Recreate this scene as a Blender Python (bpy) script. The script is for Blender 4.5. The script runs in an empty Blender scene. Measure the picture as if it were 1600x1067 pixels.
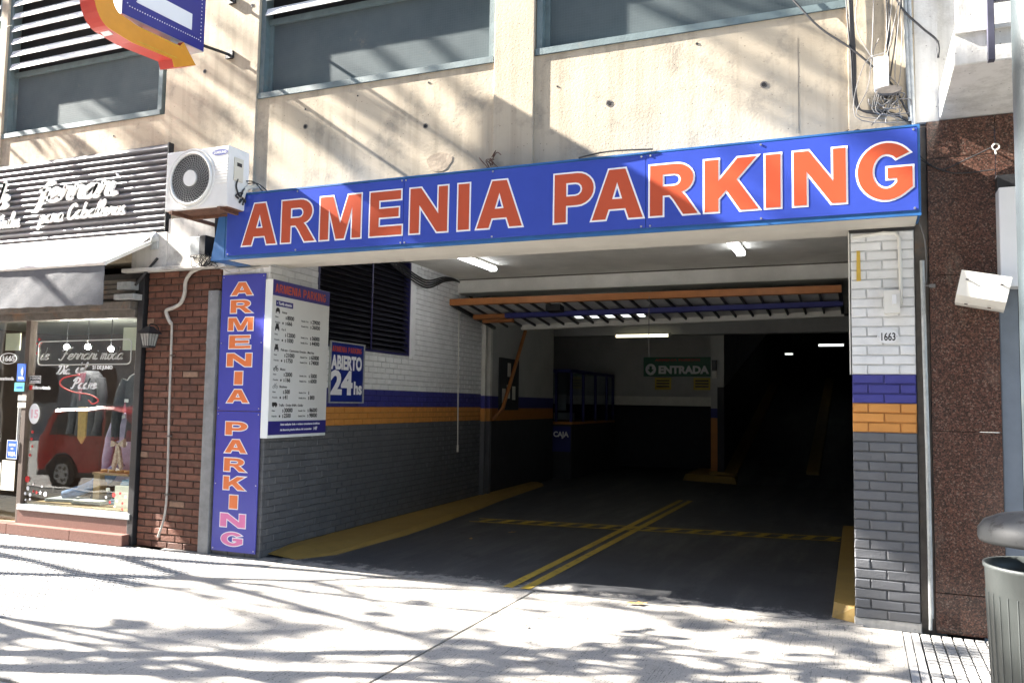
import bpy, bmesh, math, random
from mathutils import Vector, Matrix
random.seed(7)
R = math.radians
scene = bpy.context.scene
COL = scene.collection

# ------------------------------------------------------------------ camera, sky, sun, exposure
cam_d = bpy.data.cameras.new('camera'); cam = bpy.data.objects.new('camera', cam_d); COL.objects.link(cam)
CAM = Vector((5.408, -6.628, 1.55))
_y, _p, _r = R(22.8), R(4.2), R(.96)
_f = Vector((-math.sin(_y)*math.cos(_p), math.cos(_y)*math.cos(_p), math.sin(_p)))
_x = Vector((math.cos(_y), math.sin(_y), 0)); _u = _x.cross(_f)
_x2 = math.cos(_r)*_x + math.sin(_r)*_u; _u2 = -math.sin(_r)*_x + math.cos(_r)*_u
mw = Matrix((_x2, _u2, -_f)).transposed().to_4x4(); mw.translation = CAM
cam.matrix_world = mw
cam_d.sensor_width = 36; cam_d.lens = 29.25; cam_d.clip_start = .05; cam_d.clip_end = 500
scene.camera = cam

SUN_TO = Vector((-7.2, -1.0, 4.8)).normalized()
elev = math.asin(SUN_TO.z)
world = bpy.data.worlds.new("World"); scene.world = world; world.use_nodes = True
wn = world.node_tree.nodes; wn.clear()
sky = wn.new('ShaderNodeTexSky'); sky.sky_type = 'NISHITA'; sky.sun_disc = False
sky.sun_elevation = elev; sky.sun_rotation = math.atan2(SUN_TO.x, SUN_TO.y) % (2*math.pi)
bg = wn.new('ShaderNodeBackground'); bg.inputs['Strength'].default_value = .06
wo = wn.new('ShaderNodeOutputWorld')
world.node_tree.links.new(sky.outputs[0], bg.inputs[0]); world.node_tree.links.new(bg.outputs[0], wo.inputs[0])
sd = bpy.data.lights.new('sun', 'SUN'); sun = bpy.data.objects.new('sun', sd); COL.objects.link(sun)
sd.energy = 5.0; sd.angle = R(.5); sd.color = (1, .945, .865)
sun.rotation_euler = SUN_TO.to_track_quat('Z', 'Y').to_euler(); sun.location = (-20, -10, 20)
vs = scene.view_settings
vs.view_transform = 'Standard'; vs.look = 'None'; vs.gamma = 1; vs.use_curve_mapping = False; vs.exposure = 3.45
scene.cycles.use_denoising = True
scene.cycles.max_bounces = 8; scene.cycles.diffuse_bounces = 5; scene.cycles.transparent_max_bounces = 12

# ------------------------------------------------------------------ materials
MATS = {}
def nodes_of(name):
    m = bpy.data.materials.new(name); m.use_nodes = True; MATS[name] = m
    nt = m.node_tree; return m, nt, nt.nodes['Principled BSDF']
def noise(nt, pos, scale, detail=4, rough=.6, vec=None):
    n = nt.nodes.new('ShaderNodeTexNoise'); n.inputs['Scale'].default_value = scale
    n.inputs['Detail'].default_value = detail; n.inputs['Roughness'].default_value = rough
    nt.links.new(vec or pos, n.inputs['Vector']); return n.outputs['Fac']
def ramp(nt, fac, stops):
    r = nt.nodes.new('ShaderNodeValToRGB'); e = r.color_ramp.elements
    while len(e) < len(stops): e.new(.5)
    for el, (p, c) in zip(e, stops):
        el.position = p; el.color = (*c, 1) if len(c) == 3 else c
    nt.links.new(fac, r.inputs[0]); return r.outputs[0]
def mix(nt, fac, a, b, mode='MIX'):
    n = nt.nodes.new('ShaderNodeMix'); n.data_type = 'RGBA'; n.blend_type = mode
    for i, v in ((0, fac), (6, a), (7, b)):
        if hasattr(v, 'links'): nt.links.new(v, n.inputs[i])
        elif isinstance(v, (int, float)): n.inputs[i].default_value = v
        else: n.inputs[i].default_value = (*v, 1)
    return n.outputs[2]
def scaled(nt, pos, sx, sy, sz):
    n = nt.nodes.new('ShaderNodeVectorMath'); n.operation = 'MULTIPLY'; n.inputs[1].default_value = (sx, sy, sz)
    nt.links.new(pos, n.inputs[0]); return n.outputs[0]
def bump(nt, b, h, strength, dist=.01):
    n = nt.nodes.new('ShaderNodeBump'); n.inputs['Strength'].default_value = strength; n.inputs['Distance'].default_value = dist
    nt.links.new(h, n.inputs['Height']); nt.links.new(n.outputs[0], b.inputs['Normal'])
def geo(nt): return nt.nodes.new('ShaderNodeNewGeometry').outputs['Position']
def M(name, col, rough=.6, var=.15, scale=6, bmp=0, bscale=80, metal=0, dirt=None, dscale=3, dlo=.5, dhi=.75, spec=.5, coat=0, rnd=0):
    """painted / plain surface with mottled colour, optional dirt colour patches and relief"""
    m, nt, b = nodes_of(name); pos = geo(nt)
    lo = tuple(c*(1-var) for c in col); hi = tuple(min(1, c*(1+var)) for c in col)
    c = ramp(nt, noise(nt, pos, scale, 6, .65), [(.3, lo), (.7, hi)])
    if dirt:
        f = ramp(nt, noise(nt, pos, dscale, 8, .7), [(dlo, (0, 0, 0)), (dhi, (1, 1, 1))])
        c = mix(nt, f, c, dirt)
    if rnd:
        oi = nt.nodes.new('ShaderNodeObjectInfo')
        c = mix(nt, 1, c, ramp(nt, oi.outputs['Random'], [(0, (1-rnd,)*3), (1, (1, 1, 1))]), 'MULTIPLY')
    nt.links.new(c, b.inputs['Base Color'])
    b.inputs['Roughness'].default_value = rough; b.inputs['Metallic'].default_value = metal
    b.inputs['Specular IOR Level'].default_value = spec; b.inputs['Coat Weight'].default_value = coat
    if bmp: bump(nt, b, noise(nt, pos, bscale, 5, .6), bmp)
    return m
def emit(name, col, s):
    m, nt, b = nodes_of(name); b.inputs['Base Color'].default_value = (.8, .8, .8, 1)
    b.inputs['Emission Color'].default_value = (*col, 1); b.inputs['Emission Strength'].default_value = s; return m

def concrete_mat(name, lo, hi, grime):
    m, nt, b = nodes_of(name); pos = geo(nt)
    c = ramp(nt, noise(nt, pos, 1.3, 8, .6), [(.3, lo), (.7, hi)])
    streak = noise(nt, pos, 1, 5, .6, scaled(nt, pos, 9, 9, .5))
    c = mix(nt, ramp(nt, streak, [(.48, (0, 0, 0)), (.74, (.75,)*3)]), c, tuple(x*.72 for x in lo))
    c = mix(nt, ramp(nt, noise(nt, pos, 1.7, 9, .75), [(.51, (0, 0, 0)), (.68, (.85,)*3)]), c, grime)
    v = nt.nodes.new('ShaderNodeTexVoronoi'); v.inputs['Scale'].default_value = 34; v.inputs['Randomness'].default_value = 1
    nt.links.new(pos, v.inputs['Vector'])
    cell = nt.nodes.new('ShaderNodeSeparateColor'); nt.links.new(v.outputs['Color'], cell.inputs[0])
    pit = nt.nodes.new('ShaderNodeMath'); pit.operation = 'MULTIPLY'
    nt.links.new(ramp(nt, v.outputs['Distance'], [(.1, (1, 1, 1)), (.2, (0, 0, 0))]), pit.inputs[0])
    nt.links.new(ramp(nt, cell.outputs[0], [(.86, (0, 0, 0)), (.9, (1, 1, 1))]), pit.inputs[1])
    c = mix(nt, pit.outputs[0], c, tuple(x*.35 for x in lo))
    nt.links.new(c, b.inputs['Base Color']); b.inputs['Roughness'].default_value = .9
    h = nt.nodes.new('ShaderNodeMath'); h.operation = 'SUBTRACT'
    nt.links.new(noise(nt, pos, 45, 6, .65), h.inputs[0]); nt.links.new(pit.outputs[0], h.inputs[1])
    bump(nt, b, h.outputs[0], .22, .012); return m

concrete_mat('concrete', (.39, .325, .235), (.48, .408, .305), (.175, .158, .13))
concrete_mat('white_plaster', (.55, .54, .51), (.68, .67, .64), (.33, .31, .28))
concrete_mat('rough_ledge', (.42, .40, .37), (.56, .54, .50), (.2, .19, .17))

def pavement_mat():
    m, nt, b = nodes_of('brushed_concrete'); pos = geo(nt)
    c = ramp(nt, noise(nt, pos, 1.1, 8, .65), [(.3, (.285, .266, .236)), (.7, (.37, .348, .312))])
    c = mix(nt, ramp(nt, noise(nt, pos, 90, 3, .6), [(.35, (.5,)*3), (.6, (0, 0, 0))]), c, (.16, .15, .14))
    brush = noise(nt, pos, 1, 6, .75, scaled(nt, pos, 75, 3.2, 1))
    c = mix(nt, ramp(nt, brush, [(.35, (.9,)*3), (.43, (0, 0, 0))]), c, (.035, .032, .028))
    c = mix(nt, ramp(nt, noise(nt, pos, 2.3, 8, .7), [(.6, (0, 0, 0)), (.75, (.6,)*3)]), c, (.22, .20, .165))
    v = nt.nodes.new('ShaderNodeTexVoronoi'); v.inputs['Scale'].default_value = 55; nt.links.new(pos, v.inputs['Vector'])
    cs = nt.nodes.new('ShaderNodeSeparateColor'); nt.links.new(v.outputs['Color'], cs.inputs[0])
    pm = nt.nodes.new('ShaderNodeMath'); pm.operation = 'MULTIPLY'
    nt.links.new(ramp(nt, v.outputs['Distance'], [(.18, (1, 1, 1)), (.34, (0, 0, 0))]), pm.inputs[0]); nt.links.new(ramp(nt, cs.outputs[0], [(.74, (0, 0, 0)), (.78, (1, 1, 1))]), pm.inputs[1])
    c = mix(nt, pm.outputs[0], c, (.02, .018, .016))
    c = mix(nt, ramp(nt, noise(nt, pos, 1, 7, .75, scaled(nt, pos, .9, 1.6, 1)), [(.58, (0, 0, 0)), (.66, (.7,)*3)]), c, (.085, .078, .066))
    nt.links.new(c, b.inputs['Base Color']); b.inputs['Roughness'].default_value = .92
    bump(nt, b, brush, .7, .008)
pavement_mat()
M('tile_cement', (.32, .312, .30), .9, .2, 3, .4, 120, dirt=(.20, .19, .17), dlo=.55, dhi=.8)
M('tile_joint', (.035, .032, .028), .95, .3, 12, .3)
def asphalt_mat():
    m, nt, b = nodes_of('garage_asphalt'); pos = geo(nt)
    c = ramp(nt, noise(nt, pos, 2.2, 8, .7), [(.3, (.024, .025, .029)), (.75, (.046, .048, .053))])
    c = mix(nt, ramp(nt, noise(nt, pos, 160, 2, .5), [(.62, (0, 0, 0)), (.72, (.5,)*3)]), c, (.12, .12, .12))
    c = mix(nt, ramp(nt, noise(nt, pos, 1, 6, .7, scaled(nt, pos, 3.0, .45, 1)), [(.48, (0, 0, 0)), (.70, (.7,)*3)]), c, (.10, .098, .093))
    c = mix(nt, ramp(nt, noise(nt, pos, 1.3, 5, .6), [(.60, (0, 0, 0)), (.70, (.8,)*3)]), c, (.010, .010, .011))
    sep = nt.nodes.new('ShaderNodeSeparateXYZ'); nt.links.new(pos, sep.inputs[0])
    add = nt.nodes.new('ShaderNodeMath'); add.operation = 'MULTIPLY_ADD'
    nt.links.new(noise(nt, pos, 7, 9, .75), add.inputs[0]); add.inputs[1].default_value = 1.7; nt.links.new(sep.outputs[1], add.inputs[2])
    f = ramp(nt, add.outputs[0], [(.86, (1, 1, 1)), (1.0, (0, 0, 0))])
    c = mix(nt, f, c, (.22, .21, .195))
    nt.links.new(c, b.inputs['Base Color']); b.inputs['Roughness'].default_value = .62
    bump(nt, b, noise(nt, pos, 110, 4, .6), .35, .006)
asphalt_mat()
def worn_paint(name, col, base, lo=.62, hi=.72):
    m, nt, b = nodes_of(name); pos = geo(nt)
    c = ramp(nt, noise(nt, pos, 4, 6, .6), [(.3, tuple(x*.8 for x in col)), (.7, col)])
    c = mix(nt, ramp(nt, noise(nt, pos, 16, 9, .8), [(lo, (0, 0, 0)), (hi, (1, 1, 1))]), c, base)
    nt.links.new(c, b.inputs['Base Color']); b.inputs['Roughness'].default_value = .65
    bump(nt, b, noise(nt, pos, 90, 4, .6), .3, .006)
worn_paint('yellow_line', (.42, .29, .03), (.05, .047, .04), .52, .64)
worn_paint('yellow_kerb', (.27, .17, .035), (.10, .075, .045), .55, .75)
M('street_asphalt', (.15, .147, .14), .9, .25, 3, .5, 150)
M('ground', (.12, .11, .10), .95)
M('kerb_stone', (.3, .29, .28), .9, .2, 5, .4)
for n, c in (('white_paint', (.755, .762, .765)), ('blue_paint', (.045, .045, .24)), ('orange_paint', (.60, .26, .06)), ('charcoal_paint', (.118, .122, .132))):
    M(n, c, .48, .10, 5, .28, 70, rnd=.10, dirt=tuple(x*.6 for x in c), dscale=4, dlo=.62, dhi=.85)
    if n == 'charcoal_paint': MATS.pop(n); M(n, c, .48, .12, 5, .28, 70, rnd=.12, dirt=(.20, .20, .205), dscale=11, dlo=.67, dhi=.74)
    M(n+'_joint', tuple(x*.7 for x in c), .6, .2, 8, .3, 70)
M('brown_brick', (.17, .066, .040), .75, .35, 14, .5, 60, rnd=.45, dirt=(.27, .17, .12), dscale=5, dlo=.58, dhi=.8)
M('pale_brick', (.25, .15, .10), .8, .3, 20, .5, 60)
M('brown_joint', (.075, .055, .045), .95, .3, 20, .5)
M('sign_frame_blue', (.022, .11, .30), .4, .15, 8, .1)
M('sign_blue', (.034, .064, .36), .22, .06, 2, 0, spec=.55)
M('vertical_blue', (.060, .065, .36), .25, .06, 2)
M('sign_orange', (.46, .075, .030), .3, .06, 3)
M('letter_orange', (.72, .18, .05), .35, .06, 3)
M('letter_pink', (.66, .17, .38), .3, .06, 3)
M('print_white', (.80, .80, .82), .35, .03, 3)
M('board_white', (.66, .66, .65), .35, .04, 3)
M('board_edge', (.75, .78, .78), .4, .05, 3)
M('print_navy', (.035, .030, .19), .35, .06, 3)
M('abierto_blue', (.012, .026, .20), .3, .06, 3)
M('print_black', (.015, .015, .017), .5, .05)
M('print_red', (.55, .03, .03), .5, .05)
M('visa_blue', (.02, .10, .48), .35, .05)
M('teal_print', (.10, .42, .46), .4, .1)
M('screw_metal', (.6, .6, .6), .3, .1, metal=.9)
M('louvre_dark', (.014, .014, .024), .45, .2, 10)
M('louvre_blue', (.03, .028, .11), .45, .2, 10)
M('blade_white', (.62, .62, .60), .45, .15, 5, .05)
M('void', (.008, .008, .009), .9, .1)
M('window_metal', (.115, .155, .16), .5, .2, 8, .15, dirt=(.2, .18, .15), dlo=.6, dhi=.8)
M('slat_grey', (.165, .165, .175), .33, .1, 6, .04)
M('letter_white', (.74, .74, .72), .4, .05, 8)
M('granite_plinth', (.15, .075, .06), .35, .25, 60, .05, 100)
M('black_iron', (.018, .018, .02), .45, .3, 20, .2)
M('dirty_steel', (.12, .105, .09), .6, .35, 9, .3, dirt=(.22, .12, .06), dlo=.58, dhi=.75)
M('grey_steel', (.20, .205, .21), .5, .25, 9, .15, dirt=(.42, .40, .38), dscale=12, dlo=.68, dhi=.74)
M('galvanised', (.40, .42, .42), .42, .2, 20, .1, metal=.3)
M('ac_white', (.74, .73, .70), .4, .05, 4, dirt=(.50, .46, .40), dscale=6, dlo=.62, dhi=.8)
M('ac_dark', (.035, .035, .035), .6, .2)
M('ac_beige', (.62, .58, .48), .5, .05)
M('cable_black', (.02, .02, .022), .55, .2)
M('cable_grey', (.16, .155, .15), .6, .2)
M('rust', (.13, .06, .035), .85, .4, 20, .4)
M('awning_cloth', (.66, .63, .60), .85, .12, 4, .25, 40, dirt=(.42, .40, .38), dlo=.58, dhi=.8)
M('valance_cloth', (.10, .104, .115), .85, .2, 5, .25, 60, dirt=(.17, .17, .175), dlo=.5, dhi=.75)
M('navy_cloth', (.02, .02, .06), .8, .2)
M('arrow_orange', (.66, .28, .03), .35, .08, 4)
M('arrow_red', (.50, .05, .035), .4, .1, 6)
M('arrow_blue', (.028, .030, .22), .3, .06, 4)
M('sheet_steel', (.55, .57, .60), .35, .1, 6, metal=.4)
M('white_enamel', (.78, .79, .80), .25, .03, 4)
M('tape_yellow', (.60, .40, .06), .6, .15, 20)
M('paper', (.62, .60, .53), .8, .1, 8)
M('pole_paint', (.030, .040, .045), .45, .12, 10, .15, dirt=(.05, .055, .055), dlo=.6, dhi=.8)
M('bin_grey', (.054, .061, .060), .5, .1, 5, .05, dirt=(.028, .031, .031), dscale=5, dlo=.6, dhi=.8)
M('bin_lid', (.031, .033, .035), .62, .1, 5, .05, dirt=(.006, .006, .006), dscale=22, dlo=.56, dhi=.6)
M('jamb_grey', (.16, .19, .23), .4, .1, 6)
M('plastic_white', (.74, .73, .68), .4, .04, 5)
M('rail_steel', (.05, .05, .075), .45, .2, 8)
M('door_orange', (.40, .15, .042), .5, .15, 6, .1, dirt=(.2, .1, .05), dlo=.65, dhi=.8)
M('door_blue', (.03, .035, .20), .5, .15, 6)
M('door_sheet', (.55, .55, .54), .45, .2, 6, .05)
M('door_rib', (.05, .05, .05), .6, .2)
M('cream_steel', (.64, .63, .58), .5, .1, 6)
M('ceiling_paint', (.72, .71, .665), .85, .12, 2, .25, 50, dirt=(.56, .54, .49), dscale=1.5, dlo=.55, dhi=.8)
M('lintel_cream', (.62, .59, .53), .8, .08, 3, .15, 50)
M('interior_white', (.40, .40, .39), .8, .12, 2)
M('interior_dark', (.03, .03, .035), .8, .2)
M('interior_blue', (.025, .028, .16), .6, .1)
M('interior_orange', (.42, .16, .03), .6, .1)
M('green_sign', (.02, .12, .07), .5, .1)
M('yellow_sign', (.55, .42, .04), .5, .1)
M('shop_brown', (.075, .05, .038), .7, .3, 3)
M('shop_cream', (.20, .21, .19), .7, .1, 3)
M('shop_cream_panel', (.58, .58, .46), .7, .05, 3)
M('wood_light', (.32, .22, .12), .55, .25, 12)
M('suit_dark', (.04, .04, .048), .85, .3, 30)
M('mannequin_black', (.012, .013, .016), .25, .1)
M('shirt_lavender', (.32, .29, .44), .85, .2, 10)
M('jeans', (.08, .13, .26), .9, .3, 25)
M('shirt_blue', (.24, .36, .52), .85, .2, 10)
M('shirt_plum', (.20, .06, .09), .85, .2, 10)
M('cloth_grey', (.30, .31, .32), .9, .25, 10)
M('tie_gold', (.42, .27, .08), .6, .2, 30)
M('scarf_plaid', (.45, .40, .32), .85, .5, 30)
M('car_red', (.58, .025, .025), .2, .05, 3, coat=.8)
M('tyre', (.02, .02, .02), .8, .1)
M('rim', (.45, .45, .46), .3, .1, metal=.8)
M('opposite_plaster', (.24, .225, .205), .9, .2, 1.5)
M('bark', (.10, .075, .055), .95, .4, 14, .8, 30)
M('leaf', (.075, .085, .028), .7, .4, 3)
M('dry_leaf', (.40, .22, .07), .8, .3, 20)
emit('tube_white', (.95, .97, 1), 1.3); emit('tube_far', (.92, 1, .95), .25); emit('tube_warm', (1, .93, .62), .32); emit('bulb_glow', (1, .93, .85), 75)

def glass_mat(name, tint, fac, alpha):
    m, nt, b = nodes_of(name); nt.nodes.remove(b); out = nt.nodes['Material Output']
    t = nt.nodes.new('ShaderNodeBsdfTransparent'); t.inputs[0].default_value = (*tint, 1)
    g = nt.nodes.new('ShaderNodeBsdfGlossy'); bump(nt, g, noise(nt, geo(nt), 1.6, 2, .5), .12, .02) if True else None; g.inputs['Roughness'].default_value = .015; g.inputs[0].default_value = (1, 1, 1, 1)
    lw_ = nt.nodes.new('ShaderNodeLayerWeight'); lw_.inputs[0].default_value = .5
    fr = nt.nodes.new('ShaderNodeMath'); fr.operation = 'POWER'; fr.inputs[1].default_value = 3; nt.links.new(lw_.outputs['Facing'], fr.inputs[0])
    mu = nt.nodes.new('ShaderNodeMath'); mu.operation = 'MULTIPLY_ADD'; mu.inputs[1].default_value = .48; mu.inputs[2].default_value = fac; mu.use_clamp = True
    nt.links.new(fr.outputs[0], mu.inputs[0])
    ms = nt.nodes.new('ShaderNodeMixShader'); nt.links.new(mu.outputs[0], ms.inputs[0]); nt.links.new(t.outputs[0], ms.inputs[1]); nt.links.new(g.outputs[0], ms.inputs[2])
    nt.links.new(ms.outputs[0], out.inputs[0])
glass_mat('shop_glass', (.93, .96, .94), .045, 1)
glass_mat('booth_glass', (.7, .75, .8), .0, 1)
def wired_glass():
    m, nt, b = nodes_of('wired_glass'); pos = geo(nt)
    c = ramp(nt, noise(nt, pos, 2.2, 7, .65), [(.3, (.062, .08, .086)), (.7, (.092, .112, .116))])
    c = mix(nt, ramp(nt, noise(nt, pos, 5, 9, .8), [(.62, (0, 0, 0)), (.75, (.7,)*3)]), c, (.22, .19, .15))
    sep = nt.nodes.new('ShaderNodeSeparateXYZ'); nt.links.new(pos, sep.inputs[0])
    acc = None
    for ax in (0, 2):
        s = nt.nodes.new('ShaderNodeMath'); s.operation = 'PINGPONG'; s.inputs[1].default_value = .0125
        nt.links.new(sep.outputs[ax], s.inputs[0])
        l = nt.nodes.new('ShaderNodeMath'); l.operation = 'LESS_THAN'; l.inputs[1].default_value = .0022; nt.links.new(s.outputs[0], l.inputs[0])
        if acc is None: acc = l.outputs[0]
        else:
            mx = nt.nodes.new('ShaderNodeMath'); mx.operation = 'MAXIMUM'; nt.links.new(acc, mx.inputs[0]); nt.links.new(l.outputs[0], mx.inputs[1]); acc = mx.outputs[0]
    f = nt.nodes.new('ShaderNodeMath'); f.operation = 'MULTIPLY'; f.inputs[1].default_value = .45; nt.links.new(acc, f.inputs[0])
    c = mix(nt, f.outputs[0], c, (.09, .11, .12))
    nt.links.new(c, b.inputs['Base Color']); b.inputs['Roughness'].default_value = .75; b.inputs['Specular IOR Level'].default_value = .12
    bump(nt, b, acc, .3, .002)
wired_glass()
def granite():
    m, nt, b = nodes_of('red_granite'); pos = geo(nt)
    def vor(s):
        v = nt.nodes.new('ShaderNodeTexVoronoi'); v.inputs['Scale'].default_value = s; nt.links.new(pos, v.inputs['Vector'])
        sc = nt.nodes.new('ShaderNodeSeparateColor'); nt.links.new(v.outputs['Color'], sc.inputs[0]); return sc.outputs[0]
    c = ramp(nt, vor(115), [(.0, (.034, .022, .018)), (.35, (.068, .038, .028)), (.6, (.108, .054, .038)), (.85, (.15, .068, .048)), (1, (.20, .14, .11))])
    c = mix(nt, ramp(nt, vor(190), [(.8, (0, 0, 0)), (.9, (.6,)*3)]), c, (.012, .012, .014))
    c = mix(nt, ramp(nt, noise(nt, pos, 1, 6, .7, scaled(nt, pos, 3.2, 3, .9)), [(.58, (0, 0, 0)), (.72, (.45,)*3)]), c, (.26, .21, .17))
    nt.links.new(c, b.inputs['Base Color']); b.inputs['Roughness'].default_value = .2; b.inputs['Specular IOR Level'].default_value = .4
granite()

# ------------------------------------------------------------------ geometry helpers
class MB:
    def __init__(s): s.v = []; s.f = []; s.m = []; s.sm = []
    def add(s, vs, fs, m=0, smooth=False):
        o = len(s.v); s.v += [tuple(p) for p in vs]
        for f in fs: s.f.append([i+o for i in f]); s.m.append(m); s.sm.append(smooth)
        return s
    def box(s, x0, x1, y0, y1, z0, z1, m=0, bev=0):
        if bev:
            bm = bmesh.new(); bmesh.ops.create_cube(bm, size=1)
            for v in bm.verts: v.co = Vector(((x0+x1)/2+v.co.x*(x1-x0), (y0+y1)/2+v.co.y*(y1-y0), (z0+z1)/2+v.co.z*(z1-z0)))
            bmesh.ops.bevel(bm, geom=bm.edges[:], offset=bev, segments=2, affect='EDGES', profile=.6)
            bm.verts.index_update(); s.add([v.co for v in bm.verts], [[v.index for v in f.verts] for f in bm.faces], m); bm.free(); return s
        V = [(x0, y0, z0), (x1, y0, z0), (x1, y1, z0), (x0, y1, z0), (x0, y0, z1), (x1, y0, z1), (x1, y1, z1), (x0, y1, z1)]
        return s.add(V, [(0, 3, 2, 1), (4, 5, 6, 7), (0, 1, 5, 4), (1, 2, 6, 5), (2, 3, 7, 6), (3, 0, 4, 7)], m)
    def hexa(s, V, m=0): return s.add(V, [(0, 3, 2, 1), (4, 5, 6, 7), (0, 1, 5, 4), (1, 2, 6, 5), (2, 3, 7, 6), (3, 0, 4, 7)], m)
    def prism(s, pts, axis, a0, a1, m=0):
        """outline in the plane across an axis, extruded from a0 to a1"""
        def P(u, w, a): return {'x': (a, u, w), 'y': (u, a, w), 'z': (u, w, a)}[axis]
        n = len(pts); V = [P(u, w, a0) for u, w in pts]+[P(u, w, a1) for u, w in pts]
        F = [list(range(n))[::-1], list(range(n, 2*n))]+[(i, (i+1) % n, n+(i+1) % n, n+i) for i in range(n)]
        return s.add(V, F, m)
    def tube(s, pts, r, n=8, m=0, caps=True):
        P = [Vector(p) for p in pts]; rs = r if isinstance(r, (list, tuple)) else [r]*len(P)
        T = [(P[min(i+1, len(P)-1)]-P[max(i-1, 0)]).normalized() for i in range(len(P))]
        a = T[0].orthogonal().normalized(); V = []; F = []
        for i, (p, t) in enumerate(zip(P, T)):
            a = (a-t*a.dot(t)).normalized(); b = t.cross(a)
            for k in range(n):
                an = 2*math.pi*k/n; V.append(p+(a*math.cos(an)+b*math.sin(an))*rs[i])
        for i in range(len(P)-1):
            for k in range(n): F.append((i*n+k, i*n+(k+1) % n, (i+1)*n+(k+1) % n, (i+1)*n+k))
        s.add(V, F, m, True)
        if caps: s.add([V[k] for k in range(n)], [list(range(n))[::-1]], m); s.add(V[-n:], [list(range(n))], m)
        return s
    def lathe(s, prof, cx=0, cy=0, n=32, m=0, cap=False):
        V = [(cx+r*math.cos(2*math.pi*k/n), cy+r*math.sin(2*math.pi*k/n), z) for r, z in prof for k in range(n)]
        F = [(i*n+k, i*n+(k+1) % n, (i+1)*n+(k+1) % n, (i+1)*n+k) for i in range(len(prof)-1) for k in range(n)]
        s.add(V, F, m, True)
        if cap: s.add(V[-n:], [list(range(n))], m)
        return s
    def disc(s, cx, cz, r, y0, y1, n=20, m=0, rz=None):
        return s.prism([(cx+r*math.cos(2*math.pi*k/n), cz+(rz or r)*math.sin(2*math.pi*k/n)) for k in range(n)], 'y', y0, y1, m)
    def mesh(s, name, mats):
        me = bpy.data.meshes.new(name); me.from_pydata(s.v, [], s.f)
        for m in (mats if isinstance(mats, (list, tuple)) else [mats]): me.materials.append(MATS[m])
        me.polygons.foreach_set('material_index', s.m); me.polygons.foreach_set('use_smooth', s.sm)
        bm = bmesh.new(); bm.from_mesh(me); bmesh.ops.recalc_face_normals(bm, faces=bm.faces[:]); bm.to_mesh(me); bm.free()
        me.update(); return me
    def part(s, name, mats, parent, label=None, loc=None):
        o = bpy.data.objects.new(name, s.mesh(name, mats)); COL.objects.link(o); o.parent = parent
        if loc: o.location = loc
        if label: o['label'] = label
        return o
def inst(name, me, parent, loc=(0, 0, 0), rot=None, sc=None):
    o = bpy.data.objects.new(name, me); COL.objects.link(o); o.parent = parent; o.location = loc
    if rot: o.rotation_euler = rot
    if sc: o.scale = sc
    return o
def tag(o, label, cat, group=None):
    o['label'] = label; o['category'] = cat
    if group: o['group'] = group
    return o
def thing(name, label, cat, loc=(0, 0, 0), rz=0, group=None):
    o = bpy.data.objects.new(name, None); COL.objects.link(o); o.location = loc; o.rotation_euler = (0, 0, rz)
    o.empty_display_size = .1
    return tag(o, label, cat, group)
def solo(name, mb, mats, label, cat, loc=None, group=None): return tag(mb.part(name, mats, None, None, loc), label, cat, group)
def struct(name, mb, mats): o = mb.part(name, mats, None); o['kind'] = 'structure'; return o
def smooth_pts(pts, n=6):
    P = [Vector(p) for p in pts]; out = []
    for i in range(len(P)-1):
        p0, p1, p2, p3 = P[max(i-1, 0)], P[i], P[i+1], P[min(i+2, len(P)-1)]
        for k in range(n):
            t = k/n; out.append(.5*((2*p1)+(p2-p0)*t+(2*p0-5*p1+4*p2-p3)*t*t+(3*p1-p0-3*p2+p3)*t**3))
    out.append(P[-1]); return out
def add_mesh(mb, me, m=0, fn=lambda v: v):
    mb.add([fn(v.co) for v in me.vertices], [list(p.vertices) for p in me.polygons], m); return mb
# flat print and lettering live in a wall frame: u along the wall, z up, front towards -y
def text_into(mb, s, u, z, size, y=-.003, ext=.0008, off=0, shear=0, align='LEFT', w=None, m=0, sp=1):
    c = bpy.data.curves.new('t', 'FONT'); c.body = s; c.size = size; c.offset = off; c.extrude = ext; c.shear = shear
    c.align_x = align; c.resolution_u = 3; c.space_character = sp
    ob = bpy.data.objects.new('t', c); me = bpy.data.meshes.new_from_object(ob)
    xs = [v.co.x for v in me.vertices] or [0]; k = 1
    if w: k = w/(max(xs)-min(xs)) if max(xs) > min(xs) else 1
    add_mesh(mb, me, m, lambda p: (u+p.x*k, y-p.z, z+p.y))
    bpy.data.objects.remove(ob); bpy.data.curves.remove(c); bpy.data.meshes.remove(me); return mb
def arc(cx, cy, rx, ry, a0, a1, n=10):
    return [(cx+rx*math.cos(R(a0+(a1-a0)*i/n)), cy+ry*math.sin(R(a0+(a1-a0)*i/n))) for i in range(n+1)]
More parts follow.
